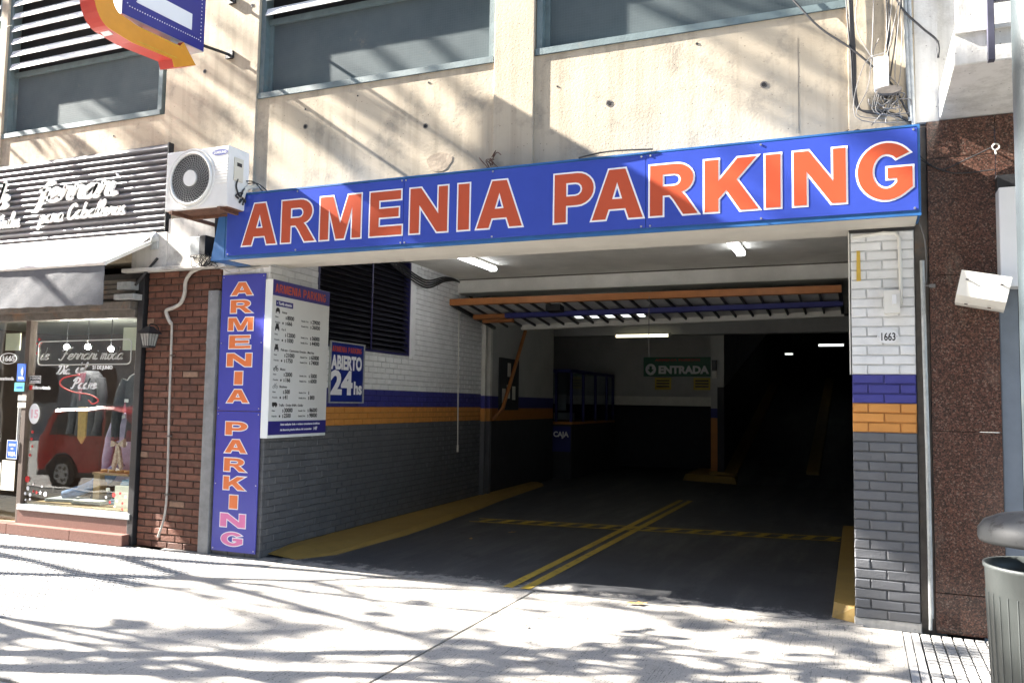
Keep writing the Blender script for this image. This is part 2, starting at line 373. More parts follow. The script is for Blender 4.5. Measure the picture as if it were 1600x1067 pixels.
# bold capitals: outlines in a unit box (first ring the outside, then the holes)
GLYPH = {
 'A': [[(0, 0), (.34, 1), (.66, 1), (1, 0), (.73, 0), (.665, .2), (.335, .2), (.27, 0)], [(.40, .40), (.60, .40), (.50, .74)]],
 'R': [[(0, 0), (0, 1)]+arc(.55, .71, .36, .29, 90, -55, 10)+[(.66, .44), (.74, .36), (1, 0), (.70, 0), (.50, .30), (.42, .39), (.27, .39), (.27, 0)],
       [(.27, .57)]+arc(.52, .69, .13, .12, -90, 90, 6)+[(.27, .81)]],
 'M': [[(0, 0), (0, 1), (.31, 1), (.50, .36), (.69, 1), (1, 1), (1, 0), (.79, 0), (.79, .73), (.60, 0), (.40, 0), (.21, .73), (.21, 0)]],
 'E': [[(0, 0), (0, 1), (.96, 1), (.96, .80), (.28, .80), (.28, .61), (.90, .61), (.90, .41), (.28, .41), (.28, .20), (1, .20), (1, 0)]],
 'N': [[(0, 0), (0, 1), (.29, 1), (.76, .40), (.76, 1), (1, 1), (1, 0), (.73, 0), (.25, .62), (.25, 0)]],
 'I': [[(0, 0), (0, 1), (1, 1), (1, 0)]],
 'P': [[(0, 0), (0, 1)]+arc(.58, .67, .42, .33, 90, -90, 12)+[(.30, .34), (.30, 0)], [(.30, .53)]+arc(.54, .67, .17, .14, -90, 90, 6)+[(.30, .81)]],
 'K': [[(0, 0), (0, 1), (.26, 1), (.26, .58), (.62, 1), (.97, 1), (.60, .59), (1, 0), (.67, 0), (.41, .40), (.26, .24), (.26, 0)]],
 'G': [arc(.52, .5, .52, .51, 38, 306, 26)+[(.98, .20), (.98, .56), (.54, .56), (.54, .37), (.71, .37)]+arc(.52, .5, .25, .31, 318, 45, 18)],
}
def glyph_into(mb, ch, u0, u1, z0, z1, y, depth, off=0, m=0):
    c = bpy.data.curves.new('g', 'CURVE'); c.dimensions = '2D'; c.fill_mode = 'BOTH'; c.extrude = depth/2; c.offset = off
    for ring in GLYPH[ch]:
        sp = c.splines.new('POLY'); sp.points.add(len(ring)-1); sp.use_cyclic_u = True
        for p, (a, b) in zip(sp.points, ring): p.co = (u0+a*(u1-u0), z0+b*(z1-z0), 0, 1)
    ob = bpy.data.objects.new('g', c); me = bpy.data.meshes.new_from_object(ob)
    add_mesh(mb, me, m, lambda p: (p.x, y-p.z, p.y))
    bpy.data.objects.remove(ob); bpy.data.curves.remove(c); bpy.data.meshes.remove(me); return mb
# pen strokes of a slanted running hand, x-height 1
PEN = {
 'a': (1.1, [[(.9, .85), (.6, 1), (.25, .8), (.1, .45), (.25, .08), (.5, .06), (.8, .4), (.92, 1), (.84, .4), (.92, .06), (1.2, .2)]]),
 'd': (1.1, [[(.9, .85), (.6, 1), (.25, .8), (.1, .45), (.25, .08), (.5, .06), (.8, .4), (.98, 2.1), (.86, .4), (.95, .06), (1.2, .2)]]),
 'e': (.92, [[(-.05, .2), (.4, .5), (.75, .8), (.52, 1), (.22, .8), (.12, .4), (.3, .06), (.6, .08), (.98, .3)]]),
 'f': (.9, [[(1.1, 1.35), (.92, 1.62), (.68, 1.4), (.5, .9), (.4, 0), (.22, -.55), (-.05, -.6)], [(.15, .95), (.95, 1.0)]]),
 'r': (.82, [[(-.05, .2), (.2, .85), (.24, 1.08), (.36, .92), (.68, .95), (.62, .5), (.66, .1), (.95, .2)]]),
 'i': (.5, [[(.18, 1), (.1, .4), (.2, .05), (.55, .2)], [(.22, 1.45), (.26, 1.5)]]),
 'm': (1.35, [[(0, .9), (.08, 1), (.06, 0)], [(.06, .55), (.32, .98), (.5, .85), (.46, 0)], [(.46, .55), (.75, .98), (.95, .85), (.9, .15), (1.0, .05), (1.4, .2)]]),
 'o': (.9, [[(.55, 1), (.2, .8), (.1, .4), (.35, .02), (.72, .25), (.75, .75), (.52, 1), (.95, .85)]]),
 'l': (.55, [[(-.05, .2), (.4, 1.4), (.42, 2.1), (.24, 1.9), (.14, .6), (.26, .05), (.6, .2)]]),
 't': (.58, [[(.32, 1.75), (.14, .4), (.26, .05), (.6, .2)], [(-.08, 1.1), (.55, 1.15)]]),
 'c': (.85, [[(.72, .85), (.5, 1), (.2, .8), (.1, .4), (.3, .05), (.6, .1), (.9, .3)]]),
 'u': (1.0, [[(.02, 1), (.04, .35), (.25, .03), (.55, .3), (.72, 1), (.68, .3), (.78, .05), (1.05, .2)]]),
 's': (.68, [[(-.05, .1), (.4, 0), (.55, .25), (.35, .55), (.3, .85), (.5, 1.05)], [(.5, 0), (.75, .2)]]),
 'p': (1.0, [[(.12, 1), (.05, 0), (-.02, -.9)], [(.08, .6), (.42, 1), (.78, .8), (.75, .3), (.42, .02), (.12, .25)], [(.6, .1), (1.05, .25)]]),
 'b': (1.0, [[(.2, 2.1), (.06, .6), (.2, .06), (.58, .05), (.8, .5), (.58, .98), (.12, .6)], [(.78, .7), (1.05, .85)]]),
 'A': (1.3, [[(-.1, 0), (.3, .5), (.9, 2), (.98, 1), (1.05, 0)], [(.2, .75), (1.1, .75)]]),
 'C': (1.25, [[(1.15, 1.6), (.95, 2), (.45, 1.75), (.15, 1), (.3, .15), (.7, 0), (1.2, .4)]]),
 'D': (1.6, [[(.55, 1.85), (.35, 1), (.1, .15), (.4, .0)], [(-.15, 1.5), (.35, 2.05), (1.15, 1.8), (1.4, 1), (.95, .15), (.3, .0), (-.3, .2)]]),
 'P': (1.25, [[(.5, 1.85), (.3, 1), (.1, .1), (-.3, .1)], [(-.15, 1.4), (.4, 2.05), (1.1, 1.85), (1.1, 1.25), (.4, .95)]]),
 'F': (1.15, [[(-.1, 1.5), (.2, 2.1), (.9, 1.95), (1.5, 2.15)], [(.75, 1.95), (.5, 1), (.25, .1), (-.05, -.1), (-.35, .15)], [(.25, 1.02), (.95, 1.05)]]),
 ' ': (.55, []),
}
def pen_into(mb, s, u, z, xh, width, y, depth, slant=.35, squeeze=1, m=0, accent=()):
    k = 0
    for idx, ch in enumerate(s):
        adv, strokes = PEN[ch]
        st = list(strokes)
        if idx in accent: st = [strokes[0], [(.25, 1.4), (.55, 1.85)]]
        for pl in st:
            P = smooth_pts([((k+a)*xh*squeeze+b*xh*slant, b*xh) for a, b in [(q[0], q[1]) for q in pl]] if False else [((k+a)*xh*squeeze+b*xh*slant, b*xh, 0) for a, b in pl], 5)
            L = []; Rr = []
            for i, p in enumerate(P):
                t = (P[min(i+1, len(P)-1)]-P[max(i-1, 0)]).normalized()
                w = width*(.62+.38*abs(t.y))/2; n = Vector((-t.y, t.x, 0))
                L.append(p+n*w); Rr.append(p-n*w)
            n = len(P)
            V = [(u+p.x, y-depth, z+p.y) for p in L+Rr]+[(u+p.x, y, z+p.y) for p in L+Rr]; F = []
            for i in range(n-1):
                F += [(i, i+1, n+i+1, n+i), (2*n+i, 3*n+i, 3*n+i+1, 2*n+i+1), (i, 2*n+i, 2*n+i+1, i+1), (n+i, n+i+1, 3*n+i+1, 3*n+i)]
            F += [(0, n, 3*n, 2*n), (n-1, 3*n-1, 4*n-1, 2*n-1)]
            mb.add(V, F, m)
        k += adv
    return k*xh*squeeze

def pen_parts(s, u, z, xh, width, y, depth, slant, squeeze, mat, parent, accent=()):
    k = 0
    for i, ch in enumerate(s):
        if ch != ' ':
            mb = MB(); pen_into(mb, ch, u+k*xh*squeeze, z, xh, width, y, depth, slant, squeeze, 0, (0,) if i in accent else ())
            mb.part('letter', mat, parent)
        k += PEN[ch][0]

# ------------------------------------------------------------------ brickwork
def brick_mesh(name, w, h, mat, seed):
    rng = random.Random(seed); c = .004; mb = MB(); d = .05
    j = lambda a=.0032: rng.uniform(-a, a)
    b = [(-w/2, d, -h/2), (w/2, d, -h/2), (w/2, d, h/2), (-w/2, d, h/2)]
    e = [(x+j(), c+.002, z+j()) for x, _, z in b]
    f = [(x-math.copysign(c, x)+j(), j(.0012), z-math.copysign(c, z)+j()) for x, _, z in b]
    F = [(8, 9, 10, 11)]
    for o in (0, 4): F += [(o+i, o+(i+1) % 4, o+4+(i+1) % 4, o+4+i) for i in range(4)]
    return mb.add(b+e+f, F).mesh(name, mat)
BM = {}
def brick_wall(root, x0, x1, z0, z1, colour, L=.21, H=.07, joint=.009, skips=(), limit=300, name='brick', depth=.1, jd=.008, first=0, sub=None):
    bands = []
    rows = int(round((z1-z0)/H)); items = []
    for r in range(rows):
        za, zb = z0+r*H, z0+(r+1)*H; col = colour((za+zb)/2)
        if bands and bands[-1][0] == col: bands[-1][2] = zb
        else: bands.append([col, za, zb])
        x = x0 - (L/2 if (r+first) % 2 else 0)
        while x < x1-.012:
            a, b = max(x, x0), min(x+L, x1); x += L
            if b-a < .03: continue
            segs = [(a, b)]
            for sx0, sx1, sz0, sz1 in skips:
                if zb-.01 > sz0 and za+.01 < sz1:
                    n = []
                    for p, q in segs:
                        if q <= sx0 or p >= sx1: n.append((p, q)); continue
                        if p < sx0-.03: n.append((p, sx0))
                        if q > sx1+.03: n.append((sx1, q))
                    segs = n
            for p, q in segs: items.append((p, q, za, zb, col))
    mwr = Matrix.Translation(root.location) @ root.rotation_euler.to_matrix().to_4x4()
    items.sort(key=lambda t: (mwr @ Vector(((t[0]+t[1])/2, 0, (t[2]+t[3])/2)) - CAM).length)
    par = sub or root
    for i, (p, q, za, zb, col) in enumerate(items[:limit]):
        w = round(q-p-joint, 3); c = col if isinstance(col, str) else random.choice(col)
        k = (w, H, c, i % 4)
        if k not in BM: BM[k] = brick_mesh('brick', w, H-joint, c, hash(str(k)) & 0xffff)
        inst(name, BM[k], par, ((p+q)/2, random.uniform(-.0025, .0015), (za+zb)/2), (random.uniform(-.006, .006), 0, random.uniform(-.006, .006)))
    rest = items[limit:]
    if rest:
        cols = sorted({t[4] if isinstance(t[4], str) else t[4][0] for t in rest}); mb = MB()
        for p, q, za, zb, col in rest:
            c = col if isinstance(col, str) else col[0]; g = joint/2; e = .004
            P = [(p+g, .04, za+g), (q-g, .04, za+g), (q-g, .04, zb-g), (p+g, .04, zb-g)]
            f = random.uniform(-.002, .0015)
            Q = [(p+g+e, f, za+g+e), (q-g-e, f, za+g+e), (q-g-e, f, zb-g-e), (p+g+e, f, zb-g-e)]
            mb.add(P+Q, [(4, 5, 6, 7)]+[(i, (i+1) % 4, 4+(i+1) % 4, 4+i) for i in range(4)], cols.index(c))
        o = mb.part('brick_courses', cols, par); o['kind'] = 'stuff'
    mb = MB(); mats = []
    for col, za, zb in bands:
        jm = {'white_paint': 'white_paint_joint', 'blue_paint': 'blue_paint_joint', 'orange_paint': 'orange_paint_joint', 'charcoal_paint': 'charcoal_paint_joint'}.get(col if isinstance(col, str) else '', 'brown_joint')
        if jm not in mats: mats.append(jm)
        m = mats.index(jm)
        cuts = sorted({za, zb, *[z for s in skips for z in (s[2], s[3]) if za < z < zb]})
        for a, b in zip(cuts, cuts[1:]):
            segs = [(x0+.002, x1-.002)]
            for s in skips:
                if s[2] < (a+b)/2 < s[3]:
                    n = []
                    for p, q in segs:
                        if q <= s[0] or p >= s[1]: n.append((p, q)); continue
                        if p < s[0]: n.append((p, s[0]))
                        if q > s[1]: n.append((s[1], q))
                    segs = n
            for p, q in segs: mb.box(p, q, jd, depth, a, b, m)
    mb.part('mortar', mats, par)

# ------------------------------------------------------------------ ground, pavement, street
struct('ground', MB().box(-220, 220, -220, 220, -.42, -.30), 'ground')
struct('street', MB().box(-60, 60, -15.0, -3.55, -.25, -.135), 'street_asphalt')
for y0, y1 in ((-3.55, -3.40), (-15.15, -15.0)): struct('kerb', MB().box(-60, 60, y0, y1, -.25, -.004, 0, .015), 'kerb_stone')
struct('pavement_bed', MB().box(-60, 60, -3.40, -.02, -.25, -.03), 'tile_joint')
struct('pavement', MB().box(-60, 60, -18.0, -15.15, -.25, 0), 'tile_cement')
for x0, x1, y0, y1 in ((-.10, 2.880, -3.38, -.06), (2.898, 5.65, -2.128, -.06), (2.898, 5.65, -3.38, -2.134)):
    struct('driveway_slab', MB().box(x0, x1, y0, y1, -.03, 0, 0, .004), 'brushed_concrete')
def ribbed_tile(n, s, gap, h, gy=None):
    gy = gy or gap
    mb = MB(); c = s/n
    for i in range(n):
        for j in range(n):
            x0, x1, y0, y1 = i*c+gap/2, (i+1)*c-gap/2, j*c+gy/2, (j+1)*c-gy/2; e = .004
            b = [(x0, y0, h-.02), (x1, y0, h-.02), (x1, y1, h-.02), (x0, y1, h-.02)]; t = [(x0+e, y0+e, h), (x1-e, y0+e, h), (x1-e, y1-e, h), (x0+e, y1-e, h)]
            mb.add(b+t, [(4, 5, 6, 7)]+[(k, (k+1) % 4, 4+(k+1) % 4, 4+k) for k in range(4)])
    return mb.mesh('paving_tile', 'tile_cement')
paving = bpy.data.objects.new('tiled_pavement', None); COL.objects.link(paving); paving['kind'] = 'structure'
tm = ribbed_tile(6, .40, .008, 0, .019); th = ribbed_tile(6, .40, .008, -.001, .019)
for i in range(11):
    for j in range(8):
        x, y = -.10-.40*(i+1), -.06-.40*(j+1)
        inst('paving_tile', tm if (i+j) % 2 else th, paving, (x+.002, y, 0), (0, 0, 0))
for i in range(5):
    for j in range(8):
        inst('paving_tile', tm if (i+j) % 2 else th, paving, (5.76+.40*i, -.06-.40*(j+1), 0))
pb = MB(); pb.box(5.655, 5.70, -3.38, -.06, -.03, -.004); pb.box(5.708, 5.752, -3.38, -.06, -.03, -.003); pb.part('edging_strip', 'tile_cement', paving)
M('patch_cement', (.19, .185, .175), .9, .2, 9, .4)
struct('cement_patch', MB().box(-.04, .30, -.34, -.10, -.02, .005, 0, .003), 'patch_cement')

# ------------------------------------------------------------------ garage: floor, ceiling, walls
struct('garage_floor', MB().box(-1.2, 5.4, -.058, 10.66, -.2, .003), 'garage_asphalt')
struct('garage_floor_back', MB().box(-3, 2.7, 10.6, 24, -.2, .002), 'garage_asphalt')
struct('garage_ramp', MB().hexa([(2.7, 10.6, -.2), (5.4, 10.6, -.2), (5.4, 30, -.2), (2.7, 30, -.2), (2.7, 10.6, .003), (5.4, 10.6, .003), (5.4, 30, 4.0), (2.7, 30, 4.0)]), 'garage_asphalt')
struct('garage_ceiling', MB().box(-3.2, 6.0, .30, 10.8, 3.40, 3.62), 'ceiling_paint')
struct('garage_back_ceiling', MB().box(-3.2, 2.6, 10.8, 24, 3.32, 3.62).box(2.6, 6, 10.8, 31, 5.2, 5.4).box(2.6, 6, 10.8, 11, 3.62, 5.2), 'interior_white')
struct('ceiling_beam', MB().box(-.25, 5.4, 4.62, 5.05, 3.19, 3.40, 0, .012), 'ceiling_paint')
struct('ceiling_beam', MB().box(-3, 5.4, 10.6, 10.9, 3.02, 3.32), 'interior_white')
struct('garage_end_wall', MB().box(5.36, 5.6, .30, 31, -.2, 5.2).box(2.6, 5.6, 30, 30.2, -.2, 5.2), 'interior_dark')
bw = MB(); bw.box(-3, 2.62, 13.6, 13.8, 1.76, 3.35, 0); bw.box(-3, 2.62, 13.45, 13.6, 1.54, 1.76, 1); bw.box(-3, 2.62, 14.2, 14.4, 0, 1.6, 2)
bw.box(-3.2, -.62, 9.56, 9.7, 0, 3.40, 0)
bw.box(-3.2, -3.0, 9.7, 24, -.2, 3.4, 2); bw.box(-3.2, 2.74, 24, 24.2, -.2, 3.62, 2)
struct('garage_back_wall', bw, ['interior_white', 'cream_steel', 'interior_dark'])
rw = MB()
rw.hexa([(2.6, 11.3, 1.95), (2.74, 11.3, 1.95), (2.74, 30, 5.9), (2.6, 30, 5.9), (2.6, 11.3, 5.3), (2.74, 11.3, 5.3), (2.74, 30, 5.95), (2.6, 30, 5.95)], 0)
rw.hexa([(2.6, 11.3, -.1), (2.74, 11.3, -.1), (2.74, 30, -.1), (2.6, 30, -.1), (2.6, 11.3, 1.95), (2.74, 11.3, 1.95), (2.74, 30, 5.9), (2.6, 30, 5.9)], 1)
struct('ramp_wall', rw, ['interior_white', 'interior_dark'])

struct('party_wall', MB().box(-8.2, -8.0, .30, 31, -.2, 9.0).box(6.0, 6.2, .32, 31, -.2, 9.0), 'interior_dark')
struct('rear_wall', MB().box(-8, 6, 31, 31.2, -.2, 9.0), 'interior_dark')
LWR = R(92.7)
lw = thing('garage_side_wall', 'long painted brick side wall of the garage entrance, white over blue, orange and charcoal bands', 'wall', (0, 0, 0), LWR)
def lw_col(z): return 'white_paint' if z > 1.655 else 'blue_paint' if z > 1.452 else 'orange_paint' if z > 1.242 else 'charcoal_paint'
brick_wall(lw, .0, 5.62, 0, 3.40, lw_col, skips=[(.86, 3.05, 2.14, 3.40)], limit=300, depth=.12)
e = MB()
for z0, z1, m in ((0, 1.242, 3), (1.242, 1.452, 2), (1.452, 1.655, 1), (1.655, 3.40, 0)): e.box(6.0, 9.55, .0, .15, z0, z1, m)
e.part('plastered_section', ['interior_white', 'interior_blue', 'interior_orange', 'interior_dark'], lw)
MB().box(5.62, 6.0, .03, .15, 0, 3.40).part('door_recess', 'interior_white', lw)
# ventilation louvre in that wall
lv = thing('wall_louvre', 'dark navy horizontal louvre filling the opening in the white garage side wall', 'louvre', (0, 0, 0), LWR)
MB().box(.87, 3.04, .09, .115, 2.145, 3.39).part('backing', 'void', lv)
fr = MB(); fr.box(.862, .885, -.004, .09, 2.145, 3.39); fr.box(3.025, 3.048, -.004, .09, 2.145, 3.39); fr.box(.885, 3.025, .0, .09, 2.145, 2.165); fr.part('frame', 'louvre_blue', lv)
bl = MB().hexa([(.887, .0, -.012), (3.023, .0, -.012), (3.023, .006, -.016), (.887, .006, -.016), (.887, .062, .045), (3.023, .062, .045), (3.023, .066, .040), (.887, .066, .040)]).mesh('blade', 'louvre_dark')
for i in range(19): inst('blade', bl, lv, (0, .004, 2.185+i*.063))
MB().box(2.02, 2.045, -.006, .0, 2.165, 3.39).part('upright', 'louvre_blue', lv)
MB().box(3.05, 3.20, -.006, .012, 2.14, 3.39).part('plaster_reveal', 'white_paint', lw)

# ------------------------------------------------------------------ the pillars of the entrance
pr = thing('brick_pillar', 'free standing painted brick pillar between the garage opening and the red granite, carrying the house number', 'pillar', (5.345, 0, 0))
def pr_col(z): return 'white_paint' if z > 1.77 else 'blue_paint' if z > 1.565 else 'orange_paint' if z > 1.353 else 'charcoal_paint'
brick_wall(pr, 0, .43, .05, 2.85, pr_col, L=.215, limit=300, depth=.05, jd=.009)
core = MB()
for z0, z1, m in ((.05, 1.353, 3), (1.353, 1.565, 2), (1.565, 1.77, 1), (1.77, 2.85, 0)): core.box(.004, .426, .05, .42, z0, z1, m)
core.part('core', ['white_paint', 'blue_paint', 'orange_paint', 'charcoal_paint'], pr)
MB().box(-.005, .435, .004, .42, -.02, .05, 0, .006).part('footing', 'rough_ledge', pr)
MB().box(-.01, .435, .0, .42, 2.85, 2.875).part('black_gap_strip', 'cable_black', pr)  # black strip painted in for the dark gap above the bricks
pl = thing('entrance_pier', 'narrow white brick pier behind the tall vertical blue sign', 'pillar', (-.60, 0, 0))
brick_wall(pl, 0, .60, 0, 2.87, lambda z: 'white_paint' if z > 1.655 else 'blue_paint' if z > 1.452 else 'orange_paint' if z > 1.242 else 'charcoal_paint', limit=300, depth=.05)
MB().box(.0, .555, .05, .4, 0, 2.87).part('core', 'white_paint', pl)

# house number, junction box, tape on the pillar
n = thing('number_plate', 'small white oval enamel house number plate reading 1663', 'number plate', (5.591, -.004, 2.075))
MB().disc(0, 0, .072, -.008, 0, 28, 0, .052).part('plate', 'white_enamel', n)
mb = MB(); text_into(mb, '1663', 0, -.028, .078, -.0085, .0006, .0016, align='CENTER', w=.094); mb.part('lettering', 'print_black', n)
mb = MB(); mb.disc(-.06, 0, .005, -.011, -.008, 8); mb.disc(.06, 0, .005, -.011, -.008, 8); mb.part('screw', 'screw_metal', n)
j = thing('junction_box', 'small white junction box with a pipe above it on the white pillar bricks', 'junction box', (5.621, 0, 2.325))
MB().hexa([(-.052, -.06, -.085), (.052, -.06, -.085), (.052, 0, -.085), (-.052, 0, -.085), (-.052, -.045, .085), (.052, -.045, .085), (.052, 0, .085), (-.052, 0, .085)]).part('case', 'plastic_white', j)
MB().box(.0, .03, -.062, -.05, -.02, .05, 0, .002).part('cover_tab', 'white_enamel', j)
MB().tube([(.062, -.012, -.02), (.06, -.012, .2), (.055, -.012, .47), (.03, -.013, .505), (-.05, -.013, .512), (-.26, -.014, .49)], .0125, 10).part('pipe', 'plastic_white', j)
solo('tape_strip', MB().hexa([(5.385, -.006, 2.49), (5.415, -.006, 2.49), (5.415, .002, 2.49), (5.385, .002, 2.49), (5.388, -.006, 2.715), (5.412, -.006, 2.715), (5.412, .002, 2.715), (5.388, .002, 2.715)]), 'tape_yellow', 'torn yellow tape strip stuck on the white bricks of the pillar', 'tape')
solo('wall_conduit', MB().tube([(5.336, .004, 2.86), (5.335, .01, 2.4), (5.336, .012, 1.8)], .005, 8), 'cream_steel', 'thin white conduit running down the inner edge of the pillar', 'pipe')

# ------------------------------------------------------------------ the concrete building above
pk = thing('parking_building', 'cream concrete upper facade with wired glass windows above the garage entrance', 'building')
def tie(parent, x, z, y, r=.024):
    mb = MB(); mb.disc(x, z, r, y-.003, y+.03, 16, 0); mb.disc(x, z, r*.62, y-.0045, y+.02, 14, 1); mb.part('tie_hole', ['dirty_steel', 'void'], parent)
lint = MB().box(-.215, 5.78, -.384, -.002, 2.875, 3.0).box(-.66, 5.79, .02, .30, 2.89, 3.45); lint.part('lintel', 'lintel_cream', pk)
bays = [(-8.0, -4.2), (-4.08, -1.49), (-.26, 2.40), (2.785, 5.345)]
holes = {1: [(-3.79, 4.60, .013), (-2.25, 4.44, .012)], 2: [(.348, 4.248, .026), (1.705, 4.097, .026), (.34, 4.424, .011), (.951, 4.482, .009), (1.727, 4.508, .011)], 3: [(3.466, 4.093, .028), (4.73, 4.081, .028), (4.206, 4.495, .012), (3.0, 4.30, .009)]}
for i, (a, b) in enumerate(bays):
    sp = MB().box(a, b, .022, .30, 3.0, 4.60).part('spandrel', 'concrete', pk)
    for x, z, r in holes.get(i, []): tie(sp, x, z, .022, r)
    MB().box(a, b, .022, .30, 7.4, 9.0).part('upper_spandrel', 'concrete', pk)
for a, b in ((-4.2, -4.08), (-1.49, -.26), (2.40, 2.785), (5.345, 5.80)):
    p_ = MB().box(a, b, 0, .34, 2.91 if a > -1.6 else 2.91, 9.0, 0, .006).part('pilaster', 'concrete', pk)
    if abs(a+1.49) < .01:
        for x, z, r in ((-.955, 4.987, .024), (-.36, 5.607, .02)): tie(p_, x, z, 0, r)
MB().box(4.986, 4.989, .0205, .0225, 3.66, 4.42).part('crack_line', 'dirty_steel', pk)
MB().box(-8, 6, .31, 31, 8.9, 9.0).part('roof', 'concrete', pk)
def bay_window(x0, x1, zl, blades):
    w = bpy.data.objects.new('window', None); COL.objects.link(w); w.parent = pk
    MB().box(x0+.05, x1-.05, .115, .125, 4.66, zl-.03).part('pane', 'wired_glass', w)
    f = MB(); f.box(x0, x1, .008, .14, 4.603, 4.66); f.box(x0, x0+.055, .03, .14, 4.66, 7.4); f.box(x1-.055, x1, .03, .14, 4.66, 7.4); f.box(x0+.055, x1-.055, .085, .14, zl-.06, zl)
    f.box(x0+.055, x0+.10, .10, .13, 4.66, zl-.06); f.part('frame', 'window_metal', w)
    MB().box(x0+.056, x1-.056, .142, .16, zl, 7.4).part('backing', 'void', w)
    me = MB().hexa([(x0+.058, .012, 0), (x1-.058, .012, 0), (x1-.058, .020, -.004), (x0+.058, .020, -.004), (x0+.058, .046, .082), (x1-.058, .046, .082), (x1-.058, .054, .078), (x0+.058, .054, .078)]).mesh('blade', 'blade_white')
    for k in range(blades): inst('blade', me, w, (0, 0, zl+.015+.158*k))
bay_window(-4.08, -1.575, 5.43, 12); bay_window(-.255, 2.39, 5.46, 12); bay_window(2.795, 5.34, 5.46, 12); bay_window(-8.0, -4.21, 5.43, 12)
# broken corner with exposed bars above the big sign
rb = MB()
for k in range(7):
    x = 2.37+random.uniform(-.05, .06); z = 3.62+random.uniform(0, .12)
    rb.tube(smooth_pts([(x, -.01, z), (x+random.uniform(-.06, .06), -.03, z+.05), (x+random.uniform(-.08, .1), -.03, z+random.uniform(-.05, .1))], 4), .004, 5)
solo('exposed_reinforcement', rb, 'rust', 'twisted rusty bars sticking out of the broken concrete corner above the big sign', 'rebar')
M('spall', (.36, .29, .215), .95, .2, 12, .3, 30)
solo('plaster_patch', MB().prism([(1.86+.13*math.cos(a)*(1+.15*math.sin(3*a)), 3.74+.09*math.sin(a)) for a in [k*.45 for k in range(14)]], 'y', .0195, .03), 'spall', 'small trowelled brown mortar patch on the concrete just above the sign', 'patch')

# white rendered strip and balcony of the next building
nb = thing('next_building', 'white rendered neighbouring building with a projecting balcony slab', 'building')
MB().box(5.802, 5.955, .004, .3, 3.64, 9.0).part('wall', 'white_plaster', nb)
MB().box(5.957, 14, .05, .3, 3.64, 9.0).part('wall', 'white_plaster', nb)
bs = MB().box(5.955, 14, -1.03, .05, 3.645, 3.86, 0, .01).part('balcony_slab', 'white_plaster', nb)
MB().box(5.985, 14, -1.0, -.85, 3.86, 4.7, 0, .006).part('balcony_parapet', 'white_plaster', nb)
MB().box(5.96, 14, -1.05, -1.031, 3.84, 3.865).part('drip_ledge', 'white_plaster', nb)
MB().box(6.49, 14, .02, .3, -.1, 3.64).part('ground_floor_wall', 'void', nb)
rl = thing('balcony_railing', 'dark steel railing post bolted to the front of the white balcony', 'railing', (6.15, -1.07, 3.63))
MB().box(-.018, .018, -.03, .02, 0, 1.1, 0, .002).part('post', 'rail_steel', rl)
MB().box(.018, 3, -.02, .01, .36, .395).part('rail', 'rail_steel', rl)

# granite cladding
gr = thing('granite_wall', 'polished red brown granite cladding beside the painted pillar', 'wall', (5.87, 0, 0))
for z0, z1 in ((0, .275), (.279, 1.398), (1.402, 2.508), (2.512, 3.36), (3.364, 3.638)): MB().box(0, .43, -.002, .12, z0, z1, 0, .002).part('granite_panel', 'red_granite', gr)
MB().box(.434, .75, -.002, .12, 3.0, 3.638, 0, .002).part('granite_panel', 'red_granite', gr)
MB().box(-.09, -.002, .05, .2, -.02, 3.64).part('shadow_gap', 'dirty_steel', gr)
MB().box(.0, .43, .0, .02, 3.362, 3.363).part('joint', 'tile_joint', gr)
jb = thing('door_jamb', 'blue grey metal door jamb at the end of the granite wall', 'door frame', (6.302, 0, 0))
MB().box(.0, .115, .01, .14, .0, 3.0, 0, .004).part('post', 'jamb_grey', jb)
MB().box(.115, .185, .06, .14, .0, 3.0).part('rebate', 'black_iron', jb)
solo('drain_pipe', MB().tube([(5.838, -.012, .10), (5.836, -.012, 1.2), (5.824, -.012, 2.62)], .0165, 10).tube([(5.832, -.012, .02), (5.835, -.012, .12)], .012, 8), 'galvanised', 'thin grey pipe standing in the gap between the painted pillar and the granite', 'pipe')
solo('gap_cable', MB().tube(smooth_pts([(5.81, -.01, 2.9), (5.845, -.015, 2.75), (5.85, -.012, 2.5), (5.842, -.02, 2.44), (5.87, -.02, 2.435)], 5), .005, 6).box(5.865, 5.905, -.03, -.01, 2.42, 2.445), 'cable_grey', 'thin grey cable with a white clip at the edge of the granite', 'cable')
wb = thing('white_wall_box', 'large plain white metal box fixed at the end of the granite wall', 'box', (6.295, 0, 2.39))
MB().box(0, .5, -.16, .0, 0, .69, 0, .012).part('case', 'white_enamel', wb)
MB().box(.0, .5, -.10, .0, .692, .79).part('bracket', 'black_iron', wb)
em = thing('emergency_light', 'tilted white plastic lamp housing hung on the granite below the white box', 'lamp', (6.06, -.05, 2.44), 0)
em.rotation_euler = (0, R(13), R(-6))
MB().prism([(-.28, .055), (-.24, -.11), (-.16, -.155), (0, -.155), (0, .055)], 'x', 0, .30).part('housing', 'plastic_white', em)
mb = MB()
for x in (.045, .25): mb.box(x-.009, x+.009, -.276, -.262, -.006, .002)
mb.part('slot', 'black_iron', em)
mb = MB(); mb.box(.06, .08, -.20, -.185, -.162, -.155); mb.box(.20, .22, -.20, -.185, -.162, -.155); mb.part('catch', 'dirty_steel', em)
ey = thing('wire_eyelet', 'white eyelet bracket holding a sagging black wire on the granite', 'bracket', (6.303, -.01, 3.40))
MB().tube([(.022*math.cos(a), -.02, .022*math.sin(a)) for a in [k*.45 for k in range(15)]], .005, 6).tube([(0, .01, -.02), (0, -.02, -.05)], .006, 6).part('ring', 'plastic_white', ey)
